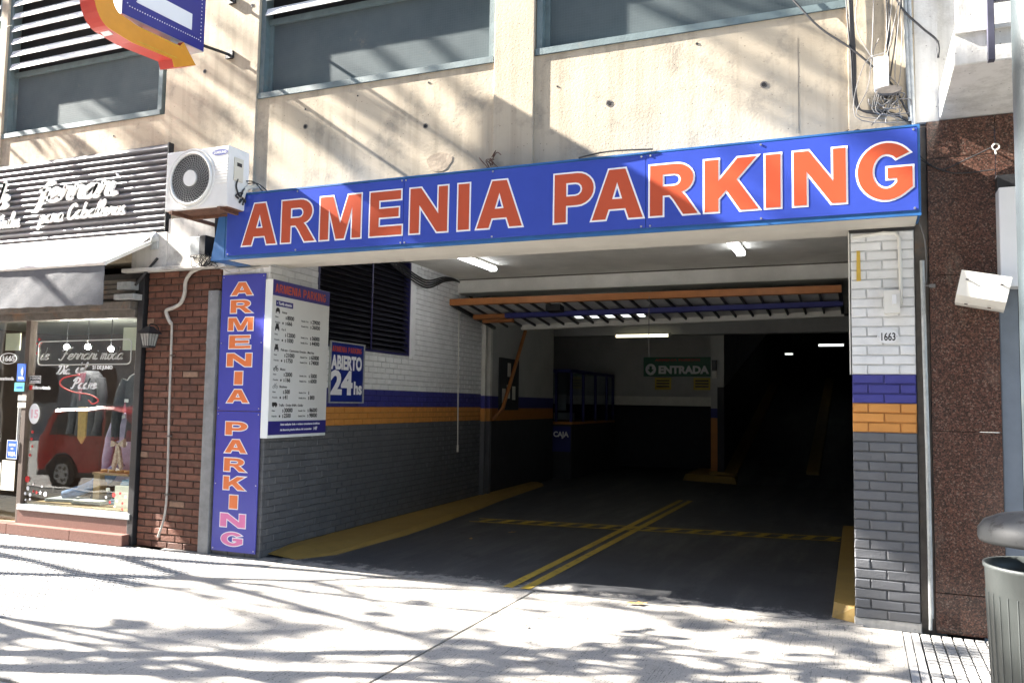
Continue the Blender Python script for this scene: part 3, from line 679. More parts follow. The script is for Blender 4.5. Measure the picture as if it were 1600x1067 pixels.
solo('slack_wire', MB().tube(smooth_pts([(5.80, -.02, 3.42), (5.86, -.03, 3.34), (5.96, -.03, 3.27), (6.10, -.03, 3.32), (6.28, -.03, 3.40)], 6), .0045, 6).tube(smooth_pts([(5.80, -.02, 3.38), (5.9, -.03, 3.30), (6.05, -.03, 3.235), (6.29, -.02, 3.24)], 6), .0045, 6), 'cable_black', 'black slack wires crossing the top of the granite from the big sign', 'wire')

# ------------------------------------------------------------------ the big sign
bgs = thing('parking_sign', 'long blue fascia sign reading ARMENIA PARKING in orange capitals over the garage entrance', 'sign', (0, -.40, 0))
f = MB(); f.box(-.22, 5.80, -.012, .012, 2.868, 2.884); f.box(-.22, 5.80, -.012, .37, 3.488, 3.502); f.box(5.785, 5.80, -.012, .37, 2.884, 3.488)
f.hexa([(-.385, -.008, 2.868), (-.222, -.008, 2.868), (-.222, .37, 2.868), (-.385, .37, 2.868), (-.27, -.008, 3.502), (-.222, -.008, 3.502), (-.222, .37, 3.502), (-.27, .37, 3.502)])
f.box(-.22, 5.785, -.006, .012, 2.884, 3.488); f.part('frame', 'sign_frame_blue', bgs)
for a, b in ((-.195, 1.748), (1.752, 3.893), (3.897, 5.785)): MB().box(a, b, -.016, -.008, 2.905, 3.478, 0, .0015).part('panel', 'sign_blue', bgs)
LET = [('A', -.01, .40), ('R', .445, .835), ('M', .875, 1.325), ('E', 1.405, 1.745), ('N', 1.81, 2.19), ('I', 2.275, 2.395), ('A', 2.45, 2.875), ('P', 3.14, 3.485), ('A', 3.455, 3.88), ('R', 3.92, 4.30), ('K', 4.335, 4.74), ('I', 4.775, 4.895), ('N', 4.97, 5.335), ('G', 5.395, 5.765)]
for ch, a, b in LET:
    mb = MB(); glyph_into(mb, ch, a+.008, b-.008, 2.992, 3.384, -.0185, .002); lo = mb.part('letter', 'sign_orange', bgs)
    mb = MB(); glyph_into(mb, ch, a+.008, b-.008, 2.992, 3.384, -.0165, .002, .0135); mb.part('outline', 'print_white', lo)
sc = MB()
for x in (-.17, .62, 1.73, 1.77, 2.6, 3.86, 3.93, 4.75, 5.76):
    for z in (2.918, 3.466):
        sc.lathe([(.009, 0), (.008, .003), (.004, .005)], 0, 0, 8) if False else sc.disc(x, z, .008, -.021, -.016, 8)
sc.part('screw', 'screw_metal', bgs)
# the vertical sign on the pier
vsn = thing('vertical_sign', 'tall narrow blue sign with ARMENIA PARKING stacked letter by letter beside the entrance', 'sign', (0, -.018, 0))
for z0, z1 in ((.045, 1.418), (1.424, 2.79)): MB().box(-.572, -.028, -.012, 0, z0, z1, 0, .0015).part('panel', 'vertical_blue', vsn)
zs = [2.63-.1795*i for i in range(7)]+[1.245-.1795*i for i in range(7)]
zs = [2.64, 2.462, 2.285, 2.105, 1.925, 1.745, 1.565, 1.245, 1.07, .888, .708, .525, .345, .165]
for i, (ch, z) in enumerate(zip('ARMENIAPARKING', zs)):
    w = .10 if ch == 'I' else .31 if ch in 'MN' else .27; cx = -.315
    pink = i >= 12  # the last two letters are pink instead of orange
    mb = MB(); glyph_into(mb, ch, cx-w/2, cx+w/2, z-.06, z+.068, -.0145, .0015)
    lo = mb.part('letter', 'letter_pink' if pink else 'letter_orange', vsn, 'pink letter' if pink else None)
    mb = MB(); glyph_into(mb, ch, cx-w/2, cx+w/2, z-.06, z+.068, -.013, .0015, .009); mb.part('outline', 'print_white', lo)
sc = MB()
for x in (-.55, -.05):
    for z in (.07, .7, 1.39, 1.45, 2.1, 2.765): sc.disc(x, z, .006, -.016, -.012, 8)
sc.part('screw', 'screw_metal', vsn)
solo('steel_channel', MB().box(-.735, -.605, -.045, .03, .0, 2.64, 0, .006).box(-.738, -.602, -.048, -.02, 2.10, 2.12), 'grey_steel', 'flat grey steel channel standing between the brown bricks and the vertical sign', 'channel')

# ------------------------------------------------------------------ tariff board and 24 hour sign on the side wall
tb = thing('tariff_board', 'white parking tariff board with blue header and footer on the garage side wall', 'sign', (0, 0, 0), LWR)
U0, U1, Z0, Z1 = -.07, .95, 1.165, 2.725; Yb = -.088
MB().box(U0, U1, Yb, -.006, Z0, Z1, 0, .004).part('box', 'board_edge', tb)
MB().box(U0+.004, U1-.004, Yb-.003, Yb, Z0+.03, Z1-.004).part('face', 'board_white', tb)
for nm_, q in (('header_band', (U0+.004, U1-.004, Z1-.160, Z1-.004)), ('footer_band', (U0+.004, U1-.004, Z0+.03, Z0+.165)), ('heading_tag', (U0+.06, U0+.345, Z1-.262, Z1-.205))): MB().box(q[0], q[1], Yb-.005, Yb-.003, q[2], q[3]).part(nm_, 'print_navy', tb)
yt = Yb-.0058
h = MB(); cu = U0+.04
for ch in 'ARMENIA PARKING':
    w = {'I': .022, 'M': .068, ' ': .022}.get(ch, .056)
    if ch != ' ': glyph_into(h, ch, cu, cu+w, Z1-.128, Z1-.042, yt, .001)
    cu += w+.0105
hd = h.part('header_lettering', 'sign_orange', tb)
wl = MB()
text_into(wl, '• Tarifa vigente', U0+.075, Z1-.246, .04, yt, .0004, .0008)
text_into(wl, 'Ante cualquier duda o reclamo comunicarse al teléfono', U0+.20, Z0+.122, .03, yt, .0004, .0008, w=.70)
text_into(wl, 'de denuncia gratuita defensa del consumidor', U0+.20, Z0+.068, .03, yt, .0004, .0008, w=.55)
text_into(wl, '147', U0+.78, Z0+.064, .048, yt, .0004, .002)
wl.part('white_lettering', 'print_white', tb)
kt = MB(); yt2 = Yb-.0036
rows = [('Autos', .325, '8000', '666', '29000', '36000'), ('4 x 4', .497, '12000', '1000', '36000', '44000'), ('Pick-ups - Camionetas Grandes - Mini-Van', .70, '21000', '1750', '63000', '74000'),
        ('Motos', .893, '2000', '166', '5000', '6000'), ('Bicicletas', 1.066, '500', '41', '', '800'), ('Traffic - Dodge RAM o Similar', 1.25, '30000', '2500', '86000', '98000')]
def icon(k, u, z):
    b = lambda x0, x1, z0, z1: kt.box(u+x0, u+x1, yt2-.0004, yt2+.0006, z+z0, z+z1)
    if k in (0, 1, 2):
        kt.prism([(u+.004, z+.018), (u+.074, z+.018), (u+.07, z+.038), (u+.058, z+.058), (u+.02, z+.058), (u+.008, z+.038)], 'y', yt2-.0004, yt2+.0006)
        b(.006, .02, .002, .018); b(.058, .072, .002, .018)
        if k: b(.016, .062, .058, .072)
    elif k == 5:
        kt.prism([(u, z+.014), (u+.085, z+.014), (u+.085, z+.034), (u+.066, z+.05), (u, z+.05)], 'y', yt2-.0004, yt2+.0006)
        kt.disc(u+.02, z+.012, .011, yt2-.0004, yt2+.0006, 10); kt.disc(u+.064, z+.012, .011, yt2-.0004, yt2+.0006, 10)
    else:
        for cx in (.016, .064):
            kt.tube([(u+cx+.015*math.cos(a), yt2, z+.016+.015*math.sin(a)) for a in [q*.63 for q in range(11)]], .003 if k == 3 else .0016, 4)
        kt.tube([(u+.016, yt2, z+.016), (u+.034, yt2, z+.04), (u+.064, yt2, z+.016)], .004 if k == 3 else .0016, 4); kt.tube([(u+.03, yt2, z+.05), (u+.045, yt2, z+.036), (u+.06, yt2, z+.056)], .004 if k == 3 else .0016, 4)
for k, (nm, dz, a, b, c, d) in enumerate(rows):
    zz = Z1-dz; icon(k, U0+.055, zz-.01)
    text_into(kt, nm, U0+.165, zz, .034, yt2, .0004, .0006)
    for s, lab, lab2, v, v2 in ((0, 'Hora', 'Estadía 12 hs', a, c), (1, 'Fracción', 'Estadía 24 hs', b, d)):
        z = zz-.058-.054*s
        text_into(kt, lab, U0+.055, z+.008, .024, yt2, .0004, .0003); text_into(kt, '$', U0+.225, z+.002, .04, yt2, .0004, .0004)
        if s: kt.disc(U0+.185, z+.014, .012, yt2-.0004, yt2+.0006, 10)
        text_into(kt, v, U0+.255, z, .058, yt2, .0004, .0018)
        text_into(kt, lab2, U0+.50, z+.006, .024, yt2, .0004, .0003); text_into(kt, '$', U0+.665, z+.002, .04, yt2, .0004, .0004)
        if v2: text_into(kt, v2, U0+.70, z, .058, yt2, .0004, .0018)
kt.part('price_lettering', 'print_black', tb)
ab = thing('open_hours_sign', 'blue framed sign reading ABIERTO 24hs on the garage side wall', 'sign', (0, 0, 0), LWR)
MB().box(1.125, 1.845, -.014, -.004, 1.525, 2.195).part('face', 'abierto_blue', ab)
mb = MB()
for x0, x1, z0, z1 in ((1.112, 1.858, 1.512, 1.527), (1.112, 1.858, 2.193, 2.208), (1.112, 1.127, 1.527, 2.193), (1.843, 1.858, 1.527, 2.193)): mb.box(x0, x1, -.026, -.002, z0, z1)
mb.part('frame', 'galvanised', ab)
mb = MB()
text_into(mb, 'ABIERTO', 1.15, 1.90, .21, -.0145, .0006, .010, w=.67)
text_into(mb, '24', 1.145, 1.62, .36, -.0145, .0006, .016, w=.47); text_into(mb, 'hs', 1.635, 1.62, .20, -.0145, .0006, .008, w=.185); mb.part('white_lettering', 'print_white', ab)
mb = MB(); cu = 1.155
for ch in 'ARMENIA PARKING':
    w = {'I': .015, 'M': .05, ' ': .016}.get(ch, .040)
    if ch != ' ': glyph_into(mb, ch, cu, cu+w, 2.09, 2.155, -.0145, .001)
    cu += w+.0075
mb.part('orange_lettering', 'sign_orange', ab)

# ------------------------------------------------------------------ garage fittings
def tube_light(name, label, loc, rz, L, mat, r=.02, double=False):
    t = thing(name, label, 'lamp', loc, rz, 'fluorescent tube lights in the garage')
    MB().box(-L/2-.03, L/2+.03, -.055, .055, -.03, 0, 0, .006).part('fitting', 'cream_steel', t)
    for k in ((-.03, .03) if double else (0,)):
        MB().tube([(-L/2, k, -.055), (L/2, k, -.055)], r, 10).part('tube', mat, t)
    for s in (-1, 1): MB().box(s*(L/2+.005)-.012, s*(L/2+.005)+.012, -.05, .05, -.085, -.03).part('holder', 'cream_steel', t)
tube_light('ceiling_light', 'white fluorescent fitting on the entrance ceiling above the navy louvre side', (.84, 2.95, 3.398), R(90), 1.2, 'tube_white', .022, True)
tube_light('ceiling_light', 'white fluorescent fitting on the entrance ceiling near the painted pillar', (4.12, 2.85, 3.398), R(90), 1.0, 'tube_white', .022, True)
tube_light('ceiling_light', 'warm yellow tube light hanging in front of the green ENTRADA sign', (1.21, 10.35, 3.04), 0, 1.12, 'tube_warm', .032)
tube_light('ceiling_light', 'cool white tube light far back above the dark ramp', (4.65, 18.0, 3.34), 0, .66, 'tube_far', .03)
tube_light('ceiling_light', 'small distant tube light deep inside the dark ramp hall', (3.5, 18.5, 3.13), 0, .22, 'tube_far', .02)
tube_light('ceiling_light', 'unseen tube light added above the raised garage door to brighten its slots', (1.3, 7.35, 3.16), 0, 1.4, 'tube_far', .05)  # unseen lamp, added so that the slots in the door show bright

gd = thing('garage_door', 'raised tilting garage door of ribbed sheet with orange, blue and cream rails under the ceiling', 'door')
fa, fb = 4.32, 5.92
def dz(x, y):  # the raised leaf sags a little towards its rear corner
    t = (y-fa)/(fb-fa); s = (x+.2)/5.4; return 3.015*(1-t)+(2.80*(1-s)+2.915*s)*t
def slab(x0, x1, y0, y1, lo, hi):
    c = ((x0, y0), (x1, y0), (x1, y1), (x0, y1)); return [(x, y, dz(x, y)+lo) for x, y in c]+[(x, y, dz(x, y)+hi) for x, y in c]
NS = 22; sw = 5.36/NS
for k in range(NS):
    x0 = -.18+k*sw; x1 = x0+sw
    m = MB(); xs = x0+.004
    if 1.25 < x0 < 2.5: m.hexa(slab(xs, x1-.004, fa+.04, 5.46, .0, .012)); m.hexa(slab(xs, x1-.004, 5.80, fb-.02, .0, .012)); m.hexa(slab(xs, xs+.05, 5.46, 5.80, 0, .012))
    else: m.hexa(slab(xs, x1-.004, fa+.04, fb-.02, .0, .012))
    if x0 > .35 or True: m.part('door_slat', 'door_sheet', gd)
    MB().hexa(slab(x0-.012, x0+.012, fa+.05, fb-.03, -.035, -.001)).part('door_rib', 'door_rib', gd)
MB().hexa(slab(-.2, 5.2, fa-.02, fa+.04, -.045, .045)).part('front_rail', 'door_orange', gd)
MB().hexa(slab(.42, 5.2, 4.93, 5.02, -.10, -.036)).part('middle_rail', 'door_blue', gd)
MB().hexa(slab(-.12, .42, 4.95, 5.03, -.10, -.036)).hexa(slab(-.1, .42, 5.25, 5.31, -.09, -.036)).part('wicket_rail', 'door_orange', gd)
MB().hexa(slab(.30, 5.2, fb-.03, fb+.03, -.075, .03)).part('rear_rail', 'cream_steel', gd)
MB().hexa(slab(-.2, -.16, fa, fb, -.05, .03)).hexa(slab(5.16, 5.2, fa, fb, -.05, .03)).part('side_rail', 'black_iron', gd)
MB().hexa(slab(1.20, 1.42, 4.62, 4.80, -.09, -.0)).part('lock_case', 'black_iron', gd)
MB().tube([(2.80, 4.30, 3.0), (2.80, 4.29, 2.93), (2.82, 4.29, 2.90), (2.80, 4.29, 2.87), (2.80, 4.29, 2.2)], .006, 6).part('pull_cord', 'cable_grey', gd)
MB().tube([(-.225, 7.40, 2.86), (-.20, 6.85, 2.15), (-.177, 6.29, 1.43)], .035, 4).tube([(-.177, 6.29, 1.45), (-.155, 5.85, 1.27)], .03, 4).part('lift_arm', 'door_orange', gd)
dp = thing('door_posts', 'pair of cream steel door guide posts on the side wall, blue and dark below', 'post', (0, 0, 0), LWR)
for a, b in ((5.63, 5.70), (5.86, 5.95)):
    mb = MB()
    for z0, z1, m in ((0, 1.242, 3), (1.242, 1.452, 2), (1.452, 1.655, 1), (1.655, 2.95, 0)): mb.box(a, b, -.06, .028, z0, z1, m)
    mb.part('post', ['cream_steel', 'blue_paint', 'orange_paint', 'charcoal_paint'], dp)
MB().box(5.60, 6.0, -.05, .0, 2.95, 2.98).part('head', 'cream_steel', dp)
solo('conduit_pipe', MB().tube([(-.205, 4.63, 3.38), (-.206, 4.65, 2.0), (-.207, 4.69, .86)], .009, 8).tube([(-.207, 4.69, .90), (-.207, 4.69, .80)], .016, 8), 'cream_steel', 'thin cream conduit with a dark end running down the white side wall', 'pipe')
cw = MB()
for k in range(4):
    o = .02*k; cw.tube(smooth_pts([(-.03-o*.3, 2.0+o, 3.36), (-.08, 2.7, 3.30-o*1.5), (-.13, 3.45, 3.22-o*1.7), (-.17, 4.1, 3.36-o), (-.2, 4.6, 3.36), (-.2, 4.95, 3.2+o), (-.2, 5.2, 3.08)], 6), .010, 6)
solo('ceiling_cables', cw, 'cable_black', 'loose black cables drooping along the ceiling corner over the louvre', 'cable')
solo('ceiling_cable', MB().tube([(-.2, 4.60, 3.385), (2, 4.60, 3.387), (5.3, 4.60, 3.385)], .007, 6), 'dirty_steel', 'straight thin cable along the top of the ceiling beam', 'cable')
nbd = thing('notice_board', 'dark notice board with white papers on the far side wall behind the posts', 'notice board', (0, 0, 0), LWR)
MB().box(6.38, 7.35, -.03, -.004, 1.42, 2.32, 0, .004).part('board', 'interior_dark', nbd)
for u, z in ((6.75, 2.0), (6.5, 1.55), (6.72, 1.62), (7.0, 1.6)): MB().box(u, u+.16, -.034, -.031, z, z+.24).part('paper', 'paper', nbd)
# painted markings and kerbs
def strip(pts, w, z=.0075, n=1):
    mb = MB(); (xa, ya), (xb, yb) = pts; d = Vector((xb-xa, yb-ya)).normalized(); nx, ny = -d.y*w/2, d.x*w/2
    return mb.add([(xa+nx, ya+ny, z), (xa-nx, ya-ny, z), (xb-nx, yb-ny, z), (xb+nx, yb+ny, z)], [(0, 1, 2, 3)])
lm = MB()
for x in (2.645, 2.80): q = strip([(x, -.06), (x+.02, 7.15)], .085); lm.add(q.v, q.f)
def lad(t, s): return (.70+4.46*t, 3.40+.67*t+s)
for s in (-.15, .15): q = strip([lad(0, s), lad(1, s*1.1)], .055, .0105); lm.add(q.v, q.f)
for k in range(17):
    t = (k+.5)/17; q = strip([lad(t, -.15), lad(t+.022, .15)], .10, .0135); lm.add(q.v, q.f)
o = lm.part('floor_markings', 'yellow_line', None); o['kind'] = 'structure'
kb = MB()
prof = [(.12, .36, .006), (.5, .54, .02), (1.9, .54, .05), (3.0, .44, .06), (4.5, .28, .06), (5.5, .14, .06), (6.4, .05, .05), (8.2, -.12, .05)]
V = []; 
for y, x, hh in prof: xw = -.047*y+.006; V += [(xw, y, .07 if y > .3 else .03), (xw+.12, y, .07 if y > .3 else .03), (x-.05, y, hh), (x, y, .002)]
kb.add(V, [(4*i+k, 4*i+k+1, 4*i+k+5, 4*i+k+4) for i in range(len(prof)-1) for k in range(3)]+[(0, 1, 2, 3)])
solo('yellow_kerb', kb, 'yellow_kerb', 'long worn yellow sloping kerb along the foot of the charcoal side wall', 'kerb')
solo('yellow_kerb', MB().hexa([(5.185, .12, 0), (5.343, .02, 0), (5.343, 4.55, 0), (5.165, 4.55, 0), (5.20, .16, .11), (5.343, .04, .11), (5.343, 4.55, .11), (5.18, 4.55, .11)]), 'yellow_kerb', 'short yellow kerb block beside the foot of the painted pillar', 'kerb')
md = MB(); md.hexa([(1.95, 10.9, 0), (3.1, 10.5, 0), (3.0, 12.8, 0), (1.9, 12.8, 0), (2.0, 10.95, .13), (3.05, 10.56, .13), (2.98, 12.8, .13), (1.95, 12.8, .13)])
md.hexa([(2.45, 11.2, 0), (3.0, 11.2, 0), (3.0, 22, 0), (2.45, 22, 0), (2.45, 11.2, .16), (3.0, 11.2, .16), (3.0, 22, 2.55), (2.45, 22, 2.55)])
solo('ramp_median', md, 'yellow_kerb', 'rising yellow median kerb at the foot of the interior column', 'kerb')
solo('ramp_kerb', MB().hexa([(4.35, 11.5, 0), (4.6, 11.5, 0), (4.6, 22, 0), (4.35, 22, 0), (4.35, 11.5, .25), (4.6, 11.5, .25), (4.6, 22, 2.5), (4.35, 22, 2.5)]), 'yellow_kerb', 'dim yellow kerb on the far side of the dark ramp', 'kerb')
cl = thing('interior_column', 'slim interior column, white above a blue ring and orange base', 'column', (2.54, 11.4, 0))
for z0, z1, m in ((0, 1.30, 'interior_orange'), (1.30, 1.50, 'interior_blue'), (1.50, 3.32, 'interior_white')): MB().box(-.08, .08, -.08, .08, z0, z1).part('shaft_section', m, cl)
MB().box(-.05, .05, -.16, -.08, 2.30, 2.52, 0, .01).part('siren', 'black_iron', cl)
MB().box(-.045, .045, -.13, -.08, 2.14, 2.28).part('switch_box', 'cream_steel', cl)
en = thing('entrance_sign', 'green sign reading ENTRADA with a down arrow on the back wall', 'sign', (0, 13.57, 0))
MB().box(.46, 2.10, -.03, 0, 2.25, 2.72).part('panel', 'green_sign', en)
mb = MB(); text_into(mb, 'ENTRADA', .83, 2.325, .25, -.033, .001, .013, w=1.22)
mb.prism(arc(.64, 2.42, .13, .14, 0, 360, 24)[:-1], 'y', -.034, -.031); mb.part('white_lettering', 'print_white', en)
mb = MB().prism([(.61, 2.50), (.67, 2.50), (.67, 2.42), (.72, 2.42), (.64, 2.33), (.56, 2.42), (.61, 2.42)], 'y', -.037, -.0345); mb.part('arrow', 'green_sign', en)
mb = MB(); text_into(mb, 'ARMENIA PARKING', .75, 2.62, .08, -.033, .001, .002, w=1.1); mb.part('red_lettering', 'print_red', en)
for x, lb in ((.74, 'small yellow notice under the arrow end of the ENTRADA sign'), (1.68, 'small yellow notice under the lettering end of the ENTRADA sign')):
    t = thing('yellow_notice', lb, 'sign', (x, 13.57, 1.93), 0, 'yellow notices on the back wall')
    MB().box(0, .40, -.012, 0, 0, .29).part('panel', 'yellow_sign', t)
    mb = MB()
    for k in range(3): mb.box(.04, .36, -.0135, -.0125, .06+.07*k, .095+.07*k)
    mb.part('lettering', 'print_black', t)
bo = thing('cashier_booth', 'blue glazed cashier booth marked CAJA at the back of the garage', 'booth', (-.9, 9.9, 0))
fr = MB()
for x in (0, .36, .69): fr.box(x, x+.05, 0, .05, 1.17, 2.27)
for y in (.8, 1.7, 2.6, 3.15): fr.box(.69, .74, y, y+.06, 1.17, 2.27)
fr.box(0, .74, 0, .05, 2.20, 2.27); fr.box(.69, .74, .05, 3.2, 2.20, 2.27); fr.part('frame', 'interior_blue', bo)
MB().box(.05, .69, .02, .028, 1.17, 2.2).box(.71, .718, .05, 3.15, 1.17, 2.2).part('glazing', 'booth_glass', bo)
MB().box(0, .74, 0, 3.2, 0, 1.12).part('counter', 'interior_dark', bo)
MB().box(-.02, .76, -.02, 3.2, 1.12, 1.17).part('counter_top', 'interior_orange', bo)
MB().box(.30, .72, -.012, -.002, .55, 1.08).part('caja_panel', 'interior_blue', bo)
mb = MB(); text_into(mb, 'CAJA', .34, .86, .15, -.0145, .001, .006, w=.34); mb.part('lettering', 'print_white', bo)
mb = MB(); mb.box(.12, .5, .6, .9, 1.2, 1.35); mb.box(.15, .4, .62, .64, 1.4, 1.75); mb.part('counter_goods', 'paper', bo)

# ------------------------------------------------------------------ brown brick wall, ledge and its fittings
bb = thing('brown_brick_wall', 'brown brick wall strip between the shop window and the garage entrance', 'wall', (-1.60, .0, 0))
brick_wall(bb, 0, .99, 0, 2.87, lambda z: (*(['brown_brick']*32), 'pale_brick'), limit=300, joint=.012, jd=.012, depth=.2)
lg = MB().box(-1.80, -1.30, -.06, .02, 2.87, 3.285, 0, .012).box(-1.30, -.45, -.06, .02, 2.87, 3.42, 0, .012); lg.box(-1.85, -.45, -.14, -.06, 2.86, 2.90, 0, .006)
solo('concrete_ledge', lg, 'rough_ledge', 'rough pale concrete ledge between the air conditioner and the brown bricks', 'ledge')
solo('flexible_conduit', MB().tube(smooth_pts([(-.72, -.10, 2.90), (-.80, -.07, 2.88), (-.96, -.05, 2.84), (-1.04, -.045, 2.75), (-1.05, -.045, 2.62), (-1.10, -.045, 2.52), (-1.20, -.045, 2.475), (-1.29, -.04, 2.45), (-1.27, -.04, 2.38), (-1.225, -.035, 2.31), (-1.215, -.03, 2.2), (-1.20, -.03, 1.4), (-1.18, -.03, .7), (-1.185, -.04, .35), (-1.24, -.06, .12)], 6), [.019]*67+[.012]*18), 'cable_grey', 'grey bent conduit pipe snaking down the brown brick wall', 'pipe') if False else None
tubeP = smooth_pts([(-.72, -.10, 2.90), (-.80, -.07, 2.88), (-.96, -.05, 2.84), (-1.04, -.045, 2.75), (-1.05, -.045, 2.62), (-1.10, -.045, 2.52), (-1.20, -.045, 2.475), (-1.29, -.04, 2.45), (-1.27, -.04, 2.38), (-1.225, -.035, 2.31)], 6)
lowP = smooth_pts([(-1.225, -.03, 2.33), (-1.215, -.03, 2.2), (-1.20, -.03, 1.4), (-1.18, -.03, .7), (-1.185, -.04, .35), (-1.24, -.06, .12)], 6)
M('conduit_pale', (.42, .39, .35), .6, .2, 20)
cd = thing('wall_conduit', 'bent pale conduit pipe snaking down the brown brick wall', 'pipe')
MB().tube(tubeP, .019, 10).part('upper_bend', 'conduit_pale', cd); MB().tube(lowP, .0115, 8).part('lower_pipe', 'conduit_pale', cd)
mb = MB()
for p in (lowP[8], lowP[14], lowP[20]): mb.box(p.x-.02, p.x+.02, p.y-.014, .0, p.z-.008, p.z+.008)
mb.part('clip', 'dirty_steel', cd)
M('lantern_glass', (.30, .31, .29), .3, .2, 20)
ln = thing('wall_lantern', 'old black iron lantern with glass sides on the brown brick wall', 'lantern', (-1.42, -.13, 2.06)); ln.scale = (.62, .62, .66)
sq = lambda r, z: [(r*c, r*s, z) for c, s in ((-1, -1), (1, -1), (1, 1), (-1, 1))]
MB().hexa(sq(.065, .02)+sq(.10, .21)).part('glass', 'lantern_glass', ln)
mb = MB()
for c, s in ((-1, -1), (1, -1), (1, 1), (-1, 1)): mb.tube([(.067*c, .067*s, .0), (.103*c, .103*s, .215)], .007, 5)
for t in (-.33, .33): mb.tube([(.067*t*1, -.067, .0), (.103*t, -.103, .215)], .004, 4); mb.tube([(.067, .067*t, .0), (.103, .103*t, .215)], .004, 4)
mb.hexa(sq(.075, -.005)+sq(.075, .02)); mb.part('cage', 'black_iron', ln)
MB().hexa(sq(.145, .215)+sq(.06, .31)).hexa(sq(.06, .31)+sq(.045, .33)).part('roof', 'black_iron', ln)
MB().tube(smooth_pts([(0, 0, .33), (0, .0, .36), (0, .08, .37), (0, .18, .33), (0, .2, .26)], 5), .01, 6).part('bracket', 'black_iron', ln)

# ------------------------------------------------------------------ shop front
sh = thing('menswear_shop', 'menswear shop front with a glazed display window, granite plinth and black metal frame', 'shop')
for a, b in ((-6.0, -4.55), (-4.545, -3.40), (-3.395, -2.42), (-2.415, -1.66)): MB().box(a, b, -.13, .02, .0, .115, 0, .006).part('plinth_block', 'granite_plinth', sh)
MB().box(-3.36, -1.66, -.035, .05, .115, .262).part('plinth', 'granite_plinth', sh)
MB().box(-3.36, -1.66, -.05, .05, .262, .325, 0, .004).part('sill', 'dirty_steel' if False else 'galvanised', sh)
MB().box(-1.70, -1.615, -.04, .12, .0, 2.87, 0, .006).part('post', 'black_iron', sh)
MB().box(-3.40, -3.33, -.03, .06, .115, 2.45, 0, .004).part('post', 'shop_brown', sh)
MB().box(-6, -1.72, -.05, .1, 2.39, 2.47).part('head_rail', 'dirty_steel', sh)
MB().box(-6, -1.72, -.12, .05, 2.47, 2.56, 0, .01).part('shutter_beam', 'dirty_steel', sh)
MB().box(-6, -1.66, -.02, .1, 2.56, 2.87).part('shutter_box', 'black_iron', sh)
mb = MB()
for k in range(4): mb.box(-3.0, -1.76, -.06+.012*k, -.02, 2.60+.055*k, 2.64+.055*k)
mb.part('shutter_slat', 'dirty_steel', sh)
MB().box(-1.92, -1.64, -.16, -.03, 2.57, 2.63, 0, .006).box(-1.90, -1.70, -.14, -.03, 2.68, 2.76).part('shutter_bracket', 'galvanised', sh)
MB().box(-3.33, -1.72, .004, .012, .325, 2.39).part('display_pane', 'shop_glass', sh)
dr = MB().box(-5.6, -3.40, .05, .058, .13, 2.39).part('door_pane', 'shop_glass', sh)
MB().tube([(-3.47, .0, .98), (-3.47, .0, 1.42)], .016, 8).tube([(-3.40, .0, .98), (-3.40, .0, 1.42)], .010, 8).tube([(-3.47, .0, 1.1), (-3.40, .04, 1.1)], .008, 6).tube([(-3.47, .0, 1.3), (-3.40, .04, 1.3)], .008, 6).part('door_handle', 'galvanised', dr)
room = MB()
room.box(-6.2, -1.62, 2.6, 2.7, 0, 2.9, 0); room.box(-1.70, -1.62, .12, 2.6, 0, 2.86, 0); room.box(-6.2, -6.1, .06, 2.6, 0, 2.86, 0)
room.box(-6.2, -1.62, .1, 2.7, 2.48, 2.60, 1); room.box(-6.2, -1.62, .06, 2.7, -.02, .05, 2); room.box(-6.2, -1.62, .1, 2.7, 2.60, 2.86, 0)
room.part('interior_shell', ['shop_brown', 'shop_cream', 'wood_light'], sh)
MB().box(-3.30, -1.72, .03, 1.1, .05, .34).part('display_floor', 'wood_light', sh)
MB().hexa([(-3.3, 1.6, 2.30), (-1.72, .45, 2.14), (-1.72, .9, 2.14), (-3.3, 2.0, 2.30), (-3.3, 1.6, 2.47), (-1.72, .45, 2.47), (-1.72, .9, 2.47), (-3.3, 2.0, 2.47)]).part('cream_bulkhead', 'shop_cream', sh)
MB().box(-2.04, -1.74, .1, .14, 2.05, 2.30).part('cream_panel', 'shop_cream_panel', sh)
MB().box(-3.86, -3.62, .065, .08, 2.06, 2.26).part('door_notice', 'shop_cream_panel', sh)
MB().box(-3.1, -2.6, 1.9, 2.0, .3, 2.0).box(-2.4, -1.9, 1.9, 2.0, .3, 1.8).part('rear_shelving', 'suit_dark', sh)

